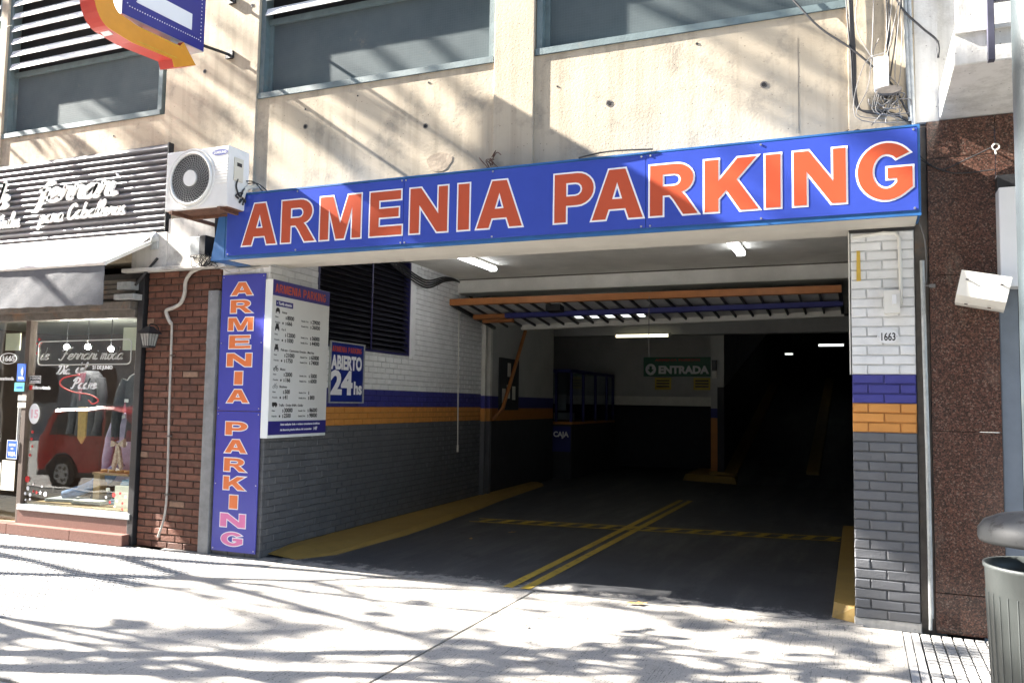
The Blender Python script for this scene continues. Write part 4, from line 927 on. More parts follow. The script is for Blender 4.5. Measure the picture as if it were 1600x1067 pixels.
def bulb(x, y, z, lb):
    t = thing('shop_lamp', lb, 'lamp', (x, y, z), 0, 'round lamps inside the shop window')
    MB().lathe([(.002, -.032), (.022, -.025), (.032, 0), (.022, .025), (.002, .032)], 0, 0, 14).part('globe', 'bulb_glow', t)
    MB().tube([(0, 0, .032), (0, 0, .36)], .006, 5).part('stem', 'black_iron', t)
bulb(-3.10, .55, 2.13, 'round glowing lamp above the window lettering, the middle one of three'); bulb(-2.72, .55, 2.10, 'round glowing lamp nearest the mannequin head'); bulb(-3.45, .55, 2.13, 'dim round lamp behind the letter F of the window lettering')
def mannequin(x, y, z, lb, jacket, shirt, s=1, head=True, rz=0):
    t = thing('mannequin', lb, 'mannequin', (x, y, z), rz)
    if head: MB().lathe([(.002, .86), (.05, .855), (.085, .80), (.095, .73), (.085, .66), (.06, .60), (.05, .54), (.06, .48)], 0, 0, 18).part('head', 'mannequin_black', t)
    def torso(k, zs):
        V = []; n = 20
        for zz, rx, ry in zs:
            for q in range(n): V.append((rx*k*math.cos(2*math.pi*q/n), ry*k*math.sin(2*math.pi*q/n), zz))
        m_ = MB(); m_.add(V, [(i*n+q, i*n+(q+1) % n, (i+1)*n+(q+1) % n, (i+1)*n+q) for i in range(len(zs)-1) for q in range(n)]+[list(range(len(V)-n, len(V)))], 0, True); return m_
    Zs = [(-.28, .20, .13), (-.05, .18, .115), (.18, .205, .125), (.36, .225, .12), (.45, .17, .10), (.50, .085, .075)]
    torso(1, Zs).part('jacket', jacket, t)
    for s_ in (-1, 1): MB().tube(smooth_pts([(s_*.20, 0, .40), (s_*.27, -.01, .18), (s_*.285, -.04, -.05), (s_*.27, -.08, -.27)], 4), [.062]*5+[.055]*4+[.046]*4, 10).part('sleeve', jacket, t)
    MB().add([(-.07, -.105, .49), (.07, -.105, .49), (0.01, -.142, .12), (-.02, -.09, .50)], [(0, 1, 2)]).prism([(-.075, .49), (.075, .49), (.005, .14), (-.005, .14)], 'y', -.135, -.11).part('shirt_front', shirt, t)
    return t
mannequin(-2.02, .42, 1.33, 'black headed mannequin in a dark jacket and blue shirt at the window end', 'suit_dark', 'shirt_blue', 1, True, R(25))
mannequin(-2.40, .62, .86, 'headless bust in a lavender shirt low in the shop window', 'shirt_lavender', 'shirt_lavender', 1, False, R(10))
mannequin(-2.42, 1.1, 1.42, 'headless bust in a plum sweater behind the lavender one', 'shirt_plum', 'suit_dark', 1, False)
mannequin(-3.0, 1.2, 1.1, 'headless bust in a brown coat deep in the shop behind the window pane', 'shop_brown', 'shirt_plum', 1, False)
mannequin(-3.25, .75, 1.35, 'headless bust in a dark jacket and plum shirt near the shop door post', 'suit_dark', 'shirt_plum', 1, False, R(-10))
mannequin(-2.75, 1.5, 1.5, 'headless bust in a dark plum sweater at the very back of the shop', 'shirt_plum', 'suit_dark', 1, False, R(15))
solo('necktie', MB().prism([(-2.90, 1.42), (-2.77, 1.42), (-2.775, 1.08), (-2.83, 1.0), (-2.89, 1.06)], 'y', .30, .32), 'tie_gold', 'wide golden brown tie hanging in the middle of the shop window', 'tie')
sf = thing('bow_scarf', 'plaid bow scarf hanging at the window end by the black post', 'scarf', (-2.16, .22, 1.02))
MB().prism([(0, 0), (-.09, .05), (-.10, -.03)], 'y', -.02, .02).prism([(0, 0), (.09, .06), (.09, -.03)], 'y', -.02, .02).part('bow', 'scarf_plaid', sf)
for s_ in (-1, 1): MB().prism([(0, .01), (s_*.03, -.05), (s_*.075, -.24), (s_*.05, -.28), (s_*.015, -.2)], 'y', -.015, .015).part('tail', 'scarf_plaid', sf)
bx = thing('display_box', 'white cardboard box in the window corner with folded cloth on top', 'box', (-2.08, .13, .34))
MB().box(0, .30, 0, .3, 0, .24).part('carton', 'paper', bx)
for k, (x, y, w, d, hh, mt, lb) in enumerate(((-3.2, .16, .42, .28, .035, 'cloth_grey', 'grey folded jacket lying at the window corner with stars'), (-2.75, .14, .4, .26, .04, 'paper', 'pale folded shirt in the middle of the display floor'), (-2.55, .55, .34, .3, .05, 'jeans', 'dark folded jeans behind the pale shirt'), (-2.35, .30, .24, .2, .06, 'shirt_blue', 'small blue folded shirt near the white box'), (-3.0, .6, .36, .3, .05, 'suit_dark', 'black folded trousers at the back of the display floor'), (-2.2, .65, .3, .26, .26, 'shirt_plum', 'stack of plum sweaters behind the white box'), (-2.04, .16, .22, .2, .06, 'shirt_blue', 'light blue folded cloth on top of the white box'))):
    t = thing('folded_garment', lb, 'clothes', (x, y, .342 if k < 6 else .582), R(random.uniform(-14, 14)), 'folded clothes in the shop window')
    MB().box(0, w, 0, d, 0, hh*.55, 0, .012).part('lower_fold', mt, t); MB().box(.01, w-.02, .004, d-.03, hh*.55, hh, 0, .012).part('upper_fold', mt, t)
jl = thing('hanging_jeans', 'blue jeans leg laid diagonally across the display floor', 'jeans')
MB().tube(smooth_pts([(-3.05, .3, .40), (-2.8, .4, .50), (-2.55, .5, .66), (-2.42, .55, .80)], 4), [.06]*6+[.08]*7, 10).part('leg', 'jeans', jl)
wd = thing('wooden_stand', 'small light wooden block carrying belts in the shop window', 'stand', (-2.66, .35, .34))
MB().box(0, .10, 0, .1, 0, .32).box(0, .55, -.02, .16, .32, .345).part('block', 'wood_light', wd)
for k in range(4): MB().lathe([(.02, 0), (.05, 0), (.05, .03), (.02, .03)], .1+.12*k, .07, 14).part('belt_roll', 'tie_gold', wd, None, (0, 0, .346))
for x, z, y, lb in ((-2.47, .70, .40, 'white price tag on the belly of the lavender bust'), (-2.33, .72, .38, 'white price tag on the side of the lavender bust'), (-2.44, .50, .36, 'white price tag lowest of all, below the lavender bust'), (-2.28, 1.02, .42, 'white price tag on the shoulder of the lavender bust'), (-2.12, 1.50, .26, 'white price tag on the chest of the dark jacket'), (-2.55, 1.40, .5, 'white price tag on the plum sweater'), (-2.2, 1.32, .3, 'white price tag at the waist of the dark jacket')):
    t = solo('price_tag', MB().box(-.03, .03, -.001, .001, -.018, .018), 'print_white', lb, 'price tag', (x, y, z), 'price tags in the shop window'); t.rotation_euler = (0, R(random.uniform(-20, 20)), 0)
# lettering and stickers on the glass
M('window_silver', (.52, .52, .50), .4, .05)
wl = thing('window_lettering', 'silver script reading de Ferrari moda in a rounded frame on the shop glass', 'lettering', (0, .001, 0))
for w_, u_, q_ in (('de', -3.19, 1), ('Ferrari', -2.86, 1.42), ('moda', -2.25, 1.12)): pen_parts(w_, u_, 1.945, .064, .017, 0, .002, .4, q_, 'window_silver', wl)
fr = arc(-1.85, 2.11, .05, .05, 90, 0, 5)+arc(-1.85, 1.945, .05, .05, 0, -90, 5)+arc(-3.17, 1.935, .05, .05, 270, 180, 5)+arc(-3.17, 2.10, .05, .05, 180, 90, 5)
P = [(a, -.003, b) for a, b in fr]; MB().tube(P+[P[0]], .007, 5).part('border', 'window_silver', wl)
fd = thing('fathers_day_lettering', 'white script reading Día del Padre with red swirl on the shop glass', 'lettering', (0, .001, 0))
pen_parts('Dia', -2.90, 1.785, .052, .021, 0, .002, .4, 1.1, 'print_white', fd, (1,)); pen_parts('del', -2.62, 1.80, .052, .021, 0, .002, .4, 1.15, 'print_white', fd); pen_parts('Padre', -2.66, 1.625, .058, .022, 0, .002, .4, 1.2, 'print_white', fd); mb = MB()
text_into(mb, '21 DE JUNIO', -2.36, 1.84, .052, -.001, .0006, .003, w=.30); mb.part('lettering', 'print_white', fd)
MB().tube(smooth_pts([(-2.55, .002, 1.78), (-2.80, .002, 1.74), (-2.84, .002, 1.66), (-2.65, .002, 1.59), (-2.38, .002, 1.56), (-2.25, .002, 1.50), (-2.33, .002, 1.46), (-2.40, .002, 1.50)], 5), .008, 5).part('swirl', 'print_red', fd)
def sticker(name, lb, x0, x1, z0, z1, mat, words, wm='print_white', cat='sticker', y=.0, border=None):
    t = thing(name, lb, cat, (0, y, 0))
    MB().box(x0, x1, -.002, .002, z0, z1).part('sheet', mat, t)
    if border: 
        mb = MB()
        for a in ((x0, x1, z0, z0+.006), (x0, x1, z1-.006, z1), (x0, x0+.006, z0+.006, z1-.006), (x1-.006, x1, z0+.006, z1-.006)): mb.box(a[0], a[1], -.0035, -.0022, a[2], a[3])
        mb.part('border', border, t)
    mb = MB()
    for s, z, sz, w in words: text_into(mb, s, (x0+x1)/2, z, sz, -.0026, .0005, .001 if sz < .05 else .003, align='CENTER', w=w)
    if words: mb.part('lettering', wm, t)
    return t
v = sticker('card_sticker', 'tall blue contactless card sticker high on the shop door post', -3.50, -3.36, 1.70, 1.90, 'visa_blue', [('VISA', 1.72, .045, .10)], y=-.034)
mb = MB()
for k in range(3): mb.tube([(-3.44+(.012+.014*k)*math.cos(R(a)), -.003, 1.81+(.02+.022*k)*math.sin(R(a))) for a in range(-50, 51, 10)], .003, 4)
mb.part('waves', 'print_white', v)
sticker('card_sticker', 'blue bordered card sticker reading CUOTAS CON VISA low on the shop door', -3.59, -3.42, .82, 1.03, 'visa_blue', [('CUOTAS', .965, .035, .11), ('CON', .925, .026, .04), ('VISA', .855, .06, .13)], y=-.036, border='print_white')
sticker('card_sticker', 'teal card sticker under the tall blue sticker', -3.53, -3.37, 1.585, 1.685, 'teal_print', [('cabal', 1.62, .04, .10)], wm='visa_blue', y=-.034)
sticker('instalment_sticker', 'black and white sticker reading 3 CUOTAS SIN INTERES on the window pane', -3.335, -3.15, 1.68, 1.765, 'print_black', [('3 CUOTAS', 1.725, .034, .16), ('SIN INTERES', 1.692, .026, .15)], border='print_white')
sticker('web_sticker', 'white lettering deferrarimoda beside a red badge on the window pane', -3.335, -3.29, 1.605, 1.655, 'print_red', [])
mb = MB(); text_into(mb, 'deferrarimoda', -3.28, 1.615, .045, -.001, .0005, .003, w=.29); solo('web_lettering', mb, 'print_white', 'small bold white lettering reading deferrarimoda on the window pane', 'lettering')
on = thing('discount_sticker', 'pale pink oval sticker with the number 15 on the window edge', 'sticker', (-3.225, -.001, 1.335))
MB().disc(0, 0, .085, -.002, .001, 26, 0, .115).part('sheet', 'print_white', on)
M('pink_print', (.75, .45, .52), .5, .05); mb = MB(); text_into(mb, '15', 0, -.045, .13, -.0026, .0005, .004, align='CENTER', w=.11); mb.part('lettering', 'pink_print', on)
od = thing('door_number', 'oval outlined number 1665 on the shop door glass', 'lettering', (-3.77, .045, 1.965))
P = [(.14*math.cos(a), -.001, .062*math.sin(a)) for a in [k*math.pi/14 for k in range(29)]]; MB().tube(P, .005, 5).part('border', 'print_white', od)
mb = MB(); text_into(mb, '1665', 0, -.03, .085, -.001, .0005, .002, align='CENTER', w=.2); mb.part('lettering', 'print_white', od)
mb = MB(); text_into(mb, 'deferrarimoda', -3.99, 1.715, .05, .047, .0005, .003, w=.33); solo('door_lettering', mb, 'print_white', 'small bold white lettering on the shop door glass below the oval number', 'lettering')
for x, z, lb in ((-3.66, .45, 'white paper sheet taped low on the shop door, the nearer to the window'), (-3.90, .42, 'white paper sheet taped low on the shop door, the farther from the window')):
    solo('door_paper', MB().box(-.11, .11, -.002, .001, 0, .34), 'paper', lb, 'paper', (x, .047, z))
for (x, z, w) in ((-3.45, 1.50, .12), (-3.45, 1.43, .12), (-3.49, .77, .13)): pass
solo('post_label', MB().box(-3.46, -3.33, -.036, -.031, 1.40, 1.46).box(-3.46, -3.33, -.036, -.031, 1.48, 1.54), 'paper', 'two small cream labels on the shop door post under the teal sticker', 'label')
st = MB(); sr = MB()
def star(mb, x, z, r):
    mb.prism([(x+(r if k % 2 == 0 else r*.42)*math.sin(k*math.pi/5), z+(r if k % 2 == 0 else r*.42)*math.cos(k*math.pi/5)) for k in range(10)], 'y', -.001, .001)
for x, z, r, c in ((-3.28, .60, .045, 1), (-3.26, .50, .030, 0), (-3.30, .44, .022, 0), (-3.22, .43, .026, 0), (-3.17, .47, .02, 1), (-3.12, .46, .024, 1), (-3.06, .46, .028, 0), (-2.98, .45, .034, 0), (-3.04, .53, .016, 0), (-3.18, .55, .016, 0), (-3.22, .38, .018, 0), (-3.29, .37, .014, 0), (-1.95, .50, .03, 1), (-1.86, .52, .018, 1), (-2.0, .42, .018, 1), (-1.90, .44, .018, 0), (-1.82, .42, .02, 1), (-1.93, .38, .016, 0), (-2.06, .47, .02, 0), (-1.78, .49, .018, 0), (-1.82, .36, .02, 1), (-3.24, 1.13, .022, 1), (-3.25, 1.05, .022, 1), (-3.23, .97, .02, 1), (-3.26, .87, .024, 1), (-3.22, 2.18, .02, 1), (-3.25, 2.13, .014, 1), (-3.19, 2.14, .012, 1), (-3.21, 2.10, .016, 1), (-3.24, 2.02, .02, 1)):
    mb = sr if c else st
    star(mb, x, z, r) if r < .04 and int(r*1000) % 4 != 2 else mb.disc(x, z, r*.8, -.001, .001, 12)
sd_ = thing('star_stickers', 'scatter of small red and white star and dot stickers on the shop glass', 'stickers', (0, .001, 0))
st.part('white_stars', 'print_white', sd_); sr.part('red_stars', 'print_red', sd_)

# ------------------------------------------------------------------ slatted shop sign
ss = thing('shop_sign', 'dark slatted shop fascia with raised white script de ferrari', 'sign', (0, -.02, 0))
MB().box(-6.0, -1.35, 0, .03, 3.30, 4.245).part('backing', 'louvre_dark', ss)
MB().box(-1.352, -1.335, -.05, .03, 3.30, 4.245).part('end_trim', 'black_iron', ss)
sl = MB().prism([(0, .033), (-.042, -.002), (-.046, -.010), (0, -.034)], 'x', -6.0, -1.352).mesh('slat', 'slat_grey')
for k in range(14): inst('slat', sl, ss, (0, 0, 3.335+.067*k))
pen_parts('de', -4.03, 3.715, .15, .047, -.05, .030, .3, .85, 'letter_white', ss); pen_parts('ferrari', -3.30, 3.73, .15, .047, -.05, .030, .3, 1.42, 'letter_white', ss)
pen_parts('Articulos', -4.12, 3.485, .082, .026, -.05, .020, .3, .95, 'letter_white', ss, (3,)); pen_parts('para', -3.22, 3.50, .082, .026, -.05, .020, .3, 1.08, 'letter_white', ss); pen_parts('Caballeros', -2.79, 3.515, .082, .026, -.05, .020, .3, 1.2, 'letter_white', ss)

# awning
aw = thing('shop_awning', 'pale folding awning with a grey blue hanging valance over the shop window', 'awning')
def sheet(mb, P, nu, nv, fn, t=.004):
    V = []
    for side in (0, 1):
        for i in range(nu+1):
            for j in range(nv+1): p, n_ = fn(i/nu, j/nv); V.append(p+n_*t*(1 if side else -1)/2)
    N = (nu+1)*(nv+1); F = []
    for i in range(nu):
        for j in range(nv):
            a = i*(nv+1)+j; q = [a, a+nv+1, a+nv+2, a+1]; F += [q, [N+k for k in q[::-1]]]
    mb.add(V, F, 0, True); return mb
X0, X1 = -5.15, -1.55
cl_ = MB(); sheet(cl_, None, 60, 8, lambda u, v: (Vector((X0+(X1-X0)*u, -.03-.57*v, 3.27-.40*v-.025*math.sin(math.pi*v)*(1+.3*math.sin(u*40)))), Vector((0, -.55, .8))), .004); cl_.part('canopy_cloth', 'awning_cloth', aw)
va = MB(); sheet(va, None, 120, 10, lambda u, v: (Vector((X0+(X1-X0)*u, -.61-.004*v*math.sin(u*9+1.6*v)-.0016*math.sin(u*24+5*v)-.0006*math.sin(u*77+11*v), 2.86-.40*v-.006*abs(math.sin(u*40))*v)), Vector((0, -1, 0))), .003); va.part('valance', 'valance_cloth', aw)
MB().tube([(X0, -.605, 2.875), (X1, -.605, 2.875)], .024, 10).part('front_bar', 'awning_cloth', aw)
MB().tube([(X0, -.03, 3.25), (X1+.08, -.03, 3.25)], .05, 12).part('roller', 'awning_cloth', aw)
MB().hexa([(-1.60, -.60, 2.86), (-1.54, -.60, 2.86), (-1.49, -.06, 3.17), (-1.55, -.06, 3.17), (-1.60, -.60, 2.90), (-1.54, -.60, 2.90), (-1.49, -.06, 3.21), (-1.55, -.06, 3.21)]).part('arm', 'cream_steel', aw)
MB().lathe([(.01, -.05), (.05, -.04), (.055, .03), (.02, .06)], 0, 0, 12).box(-.05, .05, -.02, .06, -.12, -.02, 0, .01).part('arm_bracket', 'galvanised', aw, None, (-1.47, -.06, 3.22))
MB().tube([(-1.40, -.09, 3.0), (-1.66, -.12, 2.72)], .014, 6).part('strut', 'black_iron', aw)
solo('navy_flap', MB().prism([(-1.60, 3.12), (-1.50, 3.21), (-1.86, 3.03)], 'y', -.16, -.14), 'navy_cloth', 'small navy cloth end of the rolled awning at its wall bracket', 'cloth') if False else None

# ------------------------------------------------------------------ air conditioner and small boxes
ac = thing('air_conditioner', 'white outdoor air conditioning unit with round fan grille above the end of the big sign', 'air conditioner', (-.755, -.65, 3.325))
MB().box(0, .76, 0, .285, 0, .575, 0, .012).part('case', 'ac_white', ac)
fx, fz, fr_ = .315, .295, .245
MB().tube([(fx+fr_*math.cos(a), -.006, fz+fr_*math.sin(a)) for a in [k*2*math.pi/40 for k in range(41)]], .014, 6).tube([(fx+(fr_+.035)*math.cos(a), .002, fz+(fr_+.035)*math.sin(a)) for a in [k*2*math.pi/40 for k in range(41)]], .010, 6).part('fan_ring', 'ac_white', ac)
MB().disc(fx, fz, fr_, -.002, .0, 36).part('fan_recess', 'ac_dark', ac)
gm = MB()
for r in [.095+.021*k for k in range(8)]: gm.tube([(fx+r*math.cos(a), -.012, fz+r*math.sin(a)) for a in [k*2*math.pi/36 for k in range(37)]], .0016, 4)
for k in range(40):
    a = k*2*math.pi/40; gm.tube([(fx+r*math.cos(a+.55*(r-.08)/.18), -.009, fz+r*math.sin(a+.55*(r-.08)/.18)) for r in (.075, .14, .2, .243)], .0021, 4)
M('grille_grey', (.30, .30, .29), .5, .1); gm.part('grille', 'grille_grey', ac)
MB().disc(fx, fz, .078, -.022, -.004, 24).part('hub', 'ac_white', ac)
mb = MB()
for k in range(9): mb.box(.60, .75, -.004, .002, .22+.028*k, .238+.028*k, 0, .002)
mb.part('louvre_rib', 'ac_white', ac)
M('logo_blue', (.10, .12, .34), .4, .05)
lgm = MB().disc(.655, .515, .092, -.0025, .001, 24, 0, .028); lg_ = lgm.part('logo', 'logo_blue', ac); lg_.rotation_euler = (0, R(-6), 0); lg_.location = (.057, 0, -.075) if False else (0, 0, .0)
lg_.rotation_euler = (0, 0, 0)
mb = MB(); text_into(mb, 'SAMSUNG', .655, .503, .033, -.003, .0005, .001, align='CENTER', w=.15); mb.part('logo_lettering', 'print_white', lg_)
MB().box(.76, .772, .07, .19, .26, .48, 0, .004).part('valve_cover', 'ac_beige', ac)
MB().box(.772, .774, .10, .165, .40, .435).part('valve_label', 'print_black', ac)
mb = MB()
for pts in ([(.770, .12, .28), (.773, .10, .20), (.7715, .16, .12), (.774, .20, .20), (.772, .3, .24)], [(.770, .17, .1), (.775, .15, .06), (.773, .22, .14), (.770, .2, .05)], [(.770, .14, .1), (.774, .1, .12), (.776, .18, .16), (.773, .24, .08)]): mb.tube(smooth_pts(pts, 5), .008, 6)
mb.part('hoses', 'cable_black', ac)
MB().tube(smooth_pts([(.771, .19, .12), (.776, .24, .22), (.86, .33, .26)], 5), .022, 8).part('insulated_pipe', 'paper', ac)
br = MB()
for x in (.08, .66): br.box(x, x+.035, -.02, .64, -.035, -.004)
br.box(.115, .66, .24, .27, -.034, -.006)
br.part('arm_pair' if False else 'mounting_frame', 'rust', ac)
MB().box(.01, .75, .02, .27, -.004, .0).part('base_pan', 'rust', ac)
tbx = thing('terminal_box', 'small grey and black electrical box with loose wires under the air conditioner', 'electrical box', (-.76, -.10, 2.98))
MB().box(-.10, .03, -.10, .04, .0, .19, 0, .006).part('case', 'galvanised', tbx); MB().box(.032, .10, -.10, .04, .0, .20, 0, .004).part('cover', 'black_iron', tbx)
MB().box(-.19, -.11, .0, .04, .0, .06).part('socket', 'black_iron', tbx)
mb = MB(); rg = random.Random(5)
for k in range(10):
    x = rg.uniform(-.05, .16); mb.tube(smooth_pts([(x, -.06, .02), (x+rg.uniform(-.06, .06), -.09, -.05), (x+rg.uniform(-.05, .1), -.06, -.11), (.17, -.02, rg.uniform(-.15, .1))], 4), .004, 5)
for k in range(6): x = .135+.012*k; mb.tube(smooth_pts([(x, .02, -.1), (x+.01, -.01, .15), (x-.01, .0, .42)], 4), .006, 5)
mb.part('loose_wires', 'cable_black', tbx)

# ------------------------------------------------------------------ blade sign with the bent arrow
bsn = thing('blade_sign', 'projecting blue blade sign with a white letter wrapped by a bent orange arrow', 'sign', (-.60, 0, 0), R(90))
# local u runs from the street (-) to the wall (0); front faces +x of the world
Zb = 5.06
MB().prism([(-1.40, 4.93), (-.40, 4.98), (-.40, 6.3), (-1.40, 6.3)], 'y', .0, .22).part('box', 'sheet_steel', bsn)
MB().prism([(-1.395, 4.935), (-.405, 4.985), (-.405, 6.3), (-1.395, 6.3)], 'y', -.006, -.001).part('face', 'arrow_blue', bsn)
MB().prism([(-1.24, 5.10), (-.58, 5.13), (-.58, 5.29), (-1.03, 5.27), (-1.03, 6.25), (-1.24, 6.25)], 'y', -.012, -.0065).part('letter', 'print_white', bsn)
O = [(-1.72, 6.3)]+[(-1.72, 5.06)]+arc(-1.52, 5.02, .20, .30, 180, 262, 8)+[(-1.30, 4.70), (-.83, 4.735), (-.80, 4.665), (-.53, 4.79), (-.70, 4.955), (-.74, 4.90)]+[(-1.25, 4.875)]+arc(-1.43, 5.05, .10, .15, 268, 180, 6)+[(-1.53, 6.3)]
MB().prism(O, 'y', -.03, .14).part('arrow', 'arrow_red', bsn)
MB().prism(O, 'y', -.036, -.0305).part('arrow_face', 'arrow_orange', bsn)
dots = MB()
for k in range(30):
    t = k/29
    dots.disc(-1.32+.84*t, 5.03+.045*t, .0055, -.010, -.006, 6); dots.disc(-.455, 5.07+1.1*t, .0055, -.010, -.006, 6); dots.disc(-1.345, 5.05+1.1*t, .0055, -.010, -.006, 6)
    dots.disc(-1.25+.64*t, 5.105+.027*t, .006, -.015, -.012, 6)
dots.part('bulb_dots', 'print_white', bsn)
ad = MB()
for k in range(34):
    t = k/33; ad.disc(-1.24+.46*t, 4.735+.03*t, .005, -.040, -.036, 6); ad.disc(-1.24+.52*t, 4.865+.02*t, .005, -.040, -.036, 6); ad.disc(-1.69, 5.1+1.1*t, .005, -.040, -.036, 6)
ad.part('bulb_dots', 'tape_yellow', bsn)
mb = MB(); mb.box(-1.1, -1.09, .08, .10, 4.86, 4.95); mb.box(-.86, -.85, .08, .10, 4.88, 4.96); mb.part('hanger', 'black_iron', bsn)
MB().box(-.80, -.70, .03, .18, 4.86, 4.97).part('gear_box', 'sheet_steel', bsn)
MB().prism([(-1.715, 4.98), (-1.70, 4.90), (-1.60, 4.76), (-1.48, 4.70), (-1.47, 4.705), (-1.59, 4.775), (-1.69, 4.91), (-1.706, 4.98)], 'y', .0, .10).part('white_label', 'print_white', bsn)
for z in (5.09, 5.68):
    MB().tube([(-.40, .10, z), (-.03, .02, z+.02)], .016, 8).part('support_rod', 'black_iron', bsn)
    MB().box(-.03, .0, -.03, .06, z-.02, z+.06).part('wall_plate', 'black_iron', bsn)

# ------------------------------------------------------------------ cables on the concrete beside the next building
def cables(name, lb, runs, r, mat='cable_black', n=6):
    mb = MB()
    for pts in runs: mb.tube(smooth_pts(pts, 5), r, n)
    return solo(name, mb, mat, lb, 'cable')
rg = random.Random(3); runs = []
for k in range(5):
    o = .010*k; q = lambda: rg.uniform(-.012, .012)
    runs.append([(5.345+o+q(), -.02, 6.2), (5.345+o+q(), -.02, 5.2), (5.345+o*.8+q(), -.025, 4.6), (5.37+o*.7+q(), -.02, 4.15), (5.385+o*.5+q(), -.02, 3.86), (5.43+o*.6, -.025, 3.775-o*.4), (5.58, -.02, 3.75-o*.5), (5.70, -.02, 3.70-o*.3), (5.78, -.02, 3.63-o*.2)])
cables('cable_bundle', 'thick bundle of black cables running down the concrete and bending above the big sign', runs, .0062)
cables('hanging_cable', 'single long black cable sagging diagonally from the window towards the sign corner', [[(4.60, -.03, 5.2), (4.96, -.04, 4.70), (5.15, -.04, 4.45), (5.371, -.04, 4.25), (5.56, -.04, 4.04), (5.66, -.04, 3.91), (5.76, -.03, 3.68)]], .008)
cables('riser_cable', 'pair of thin cables hanging straight down onto the white meter cover', [[(5.615, -.03, 6.2), (5.618, -.05, 4.6), (5.62, -.05, 4.0), (5.62, -.04, 3.85)], [(5.63, -.03, 6.2), (5.632, -.05, 4.6), (5.625, -.05, 4.1), (5.62, -.04, 3.80)], [(5.74, -.02, 4.72), (5.68, -.05, 4.3), (5.63, -.05, 3.97), (5.60, -.04, 3.80)]], .006)
cables('wall_conduit', 'grey metal conduits running down the corner of the white rendered strip', [[(5.735, -.02, 6.2), (5.742, -.02, 4.6), (5.765, -.02, 3.65)], [(5.765, -.02, 6.2), (5.77, -.02, 4.6), (5.785, -.02, 3.62)]], .016, 'galvanised', 8)
cables('branch_cable', 'dark cable crossing from the conduits to the balcony wall', [[(5.62, -.04, 4.75), (5.72, -.05, 4.50), (5.85, -.05, 4.33), (5.95, -.03, 4.22), (5.955, -.02, 4.1)]], .008)
mc = thing('meter_cover', 'white meter cover box with tangled wires on the concrete by the cable bundle', 'box', (5.525, 0, 3.90))
MB().box(0, .10, -.09, .0, .0, .24, 0, .008).part('case', 'white_enamel', mc)
MB().disc(.10, -.02, .085, -.10, 0, 18, 0, .03).part('hood', 'dirty_steel', mc)
mb = MB()
for k in range(12):
    cx, cz = .08+rg.uniform(-.05, .09), -.10+rg.uniform(-.06, .05); a0 = rg.uniform(0, 6)
    mb.tube(smooth_pts([(cx+rg.uniform(.02, .10)*math.cos(a0+t), -.04+rg.uniform(-.02, .02), cz+rg.uniform(.02, .06)*math.sin(a0+t)) for t in (0, 1.2, 2.4, 3.6, 5)], 4), .0045, 5)
mb.part('tangled_wires', 'cable_grey', mc)
runs = []
for k in range(9):
    x0 = rg.uniform(5.40, 5.74); x1 = rg.uniform(5.45, 5.77); zt = rg.uniform(4.3, 5.6)
    runs.append([(x0, -.03, zt), (x0+rg.uniform(-.04, .04), -.05, zt*.6+1.55), (x1, -.06, 3.95+rg.uniform(-.1, .2)), (x1+rg.uniform(-.1, .06), -.05, 3.78+rg.uniform(-.06, .06)), (rg.uniform(5.5, 5.77), -.04, 3.66+rg.uniform(-.03, .06))])
cables('tangled_cable', 'loose tangle of thin grey cables hanging around the white meter cover', runs, .0036, 'cable_grey', 5)
db = MB()
for k in range(16): x = rg.uniform(5.1, 5.72); db.tube(smooth_pts([(x, -.03, 3.54+rg.uniform(0, .05)), (x+rg.uniform(.03, .12), -.05, 3.56+rg.uniform(0, .06)), (x+rg.uniform(.1, .22), -.03, 3.53+rg.uniform(0, .12))], 4), .004, 4)
solo('twig_debris', db, 'bark', 'dry twigs and wire scraps lying along the top edge of the big sign', 'debris')
solo('loose_strip', MB().tube(smooth_pts([(3.35, -.42, 3.505), (3.6, -.43, 3.53), (3.95, -.42, 3.515)], 5), .007, 5), 'cable_black', 'black loose edging strip curling off the top of the big sign', 'strip')
cables('entry_wires', 'thin pale wires looping under the left end of the big sign above the vertical sign', [[(-.62, -.1, 2.88), (-.45, -.14, 2.83), (-.2, -.12, 2.83), (.1, .1, 2.84)], [(-.60, -.1, 2.9), (-.4, -.1, 2.80), (-.15, -.1, 2.82), (-.05, -.02, 2.86)]], .005, 'conduit_pale') if False else cables('entry_wires', 'thin pale wires looping over the top of the vertical sign', [[(-.62, -.1, 2.88), (-.45, -.14, 2.83), (-.2, -.12, 2.83), (.02, -.05, 2.85)], [(-.60, -.1, 2.9), (-.4, -.1, 2.80), (-.15, -.1, 2.82), (-.05, -.02, 2.86)]], .005, 'conduit_pale')
cables('tail_wires', 'two short black wires curling from the air conditioner onto the sign top', [[(.0, -.40, 3.62), (.10, -.40, 3.60), (.20, -.39, 3.50)], [(.0, -.38, 3.60), (.12, -.38, 3.59), (.25, -.38, 3.50)]], .006)

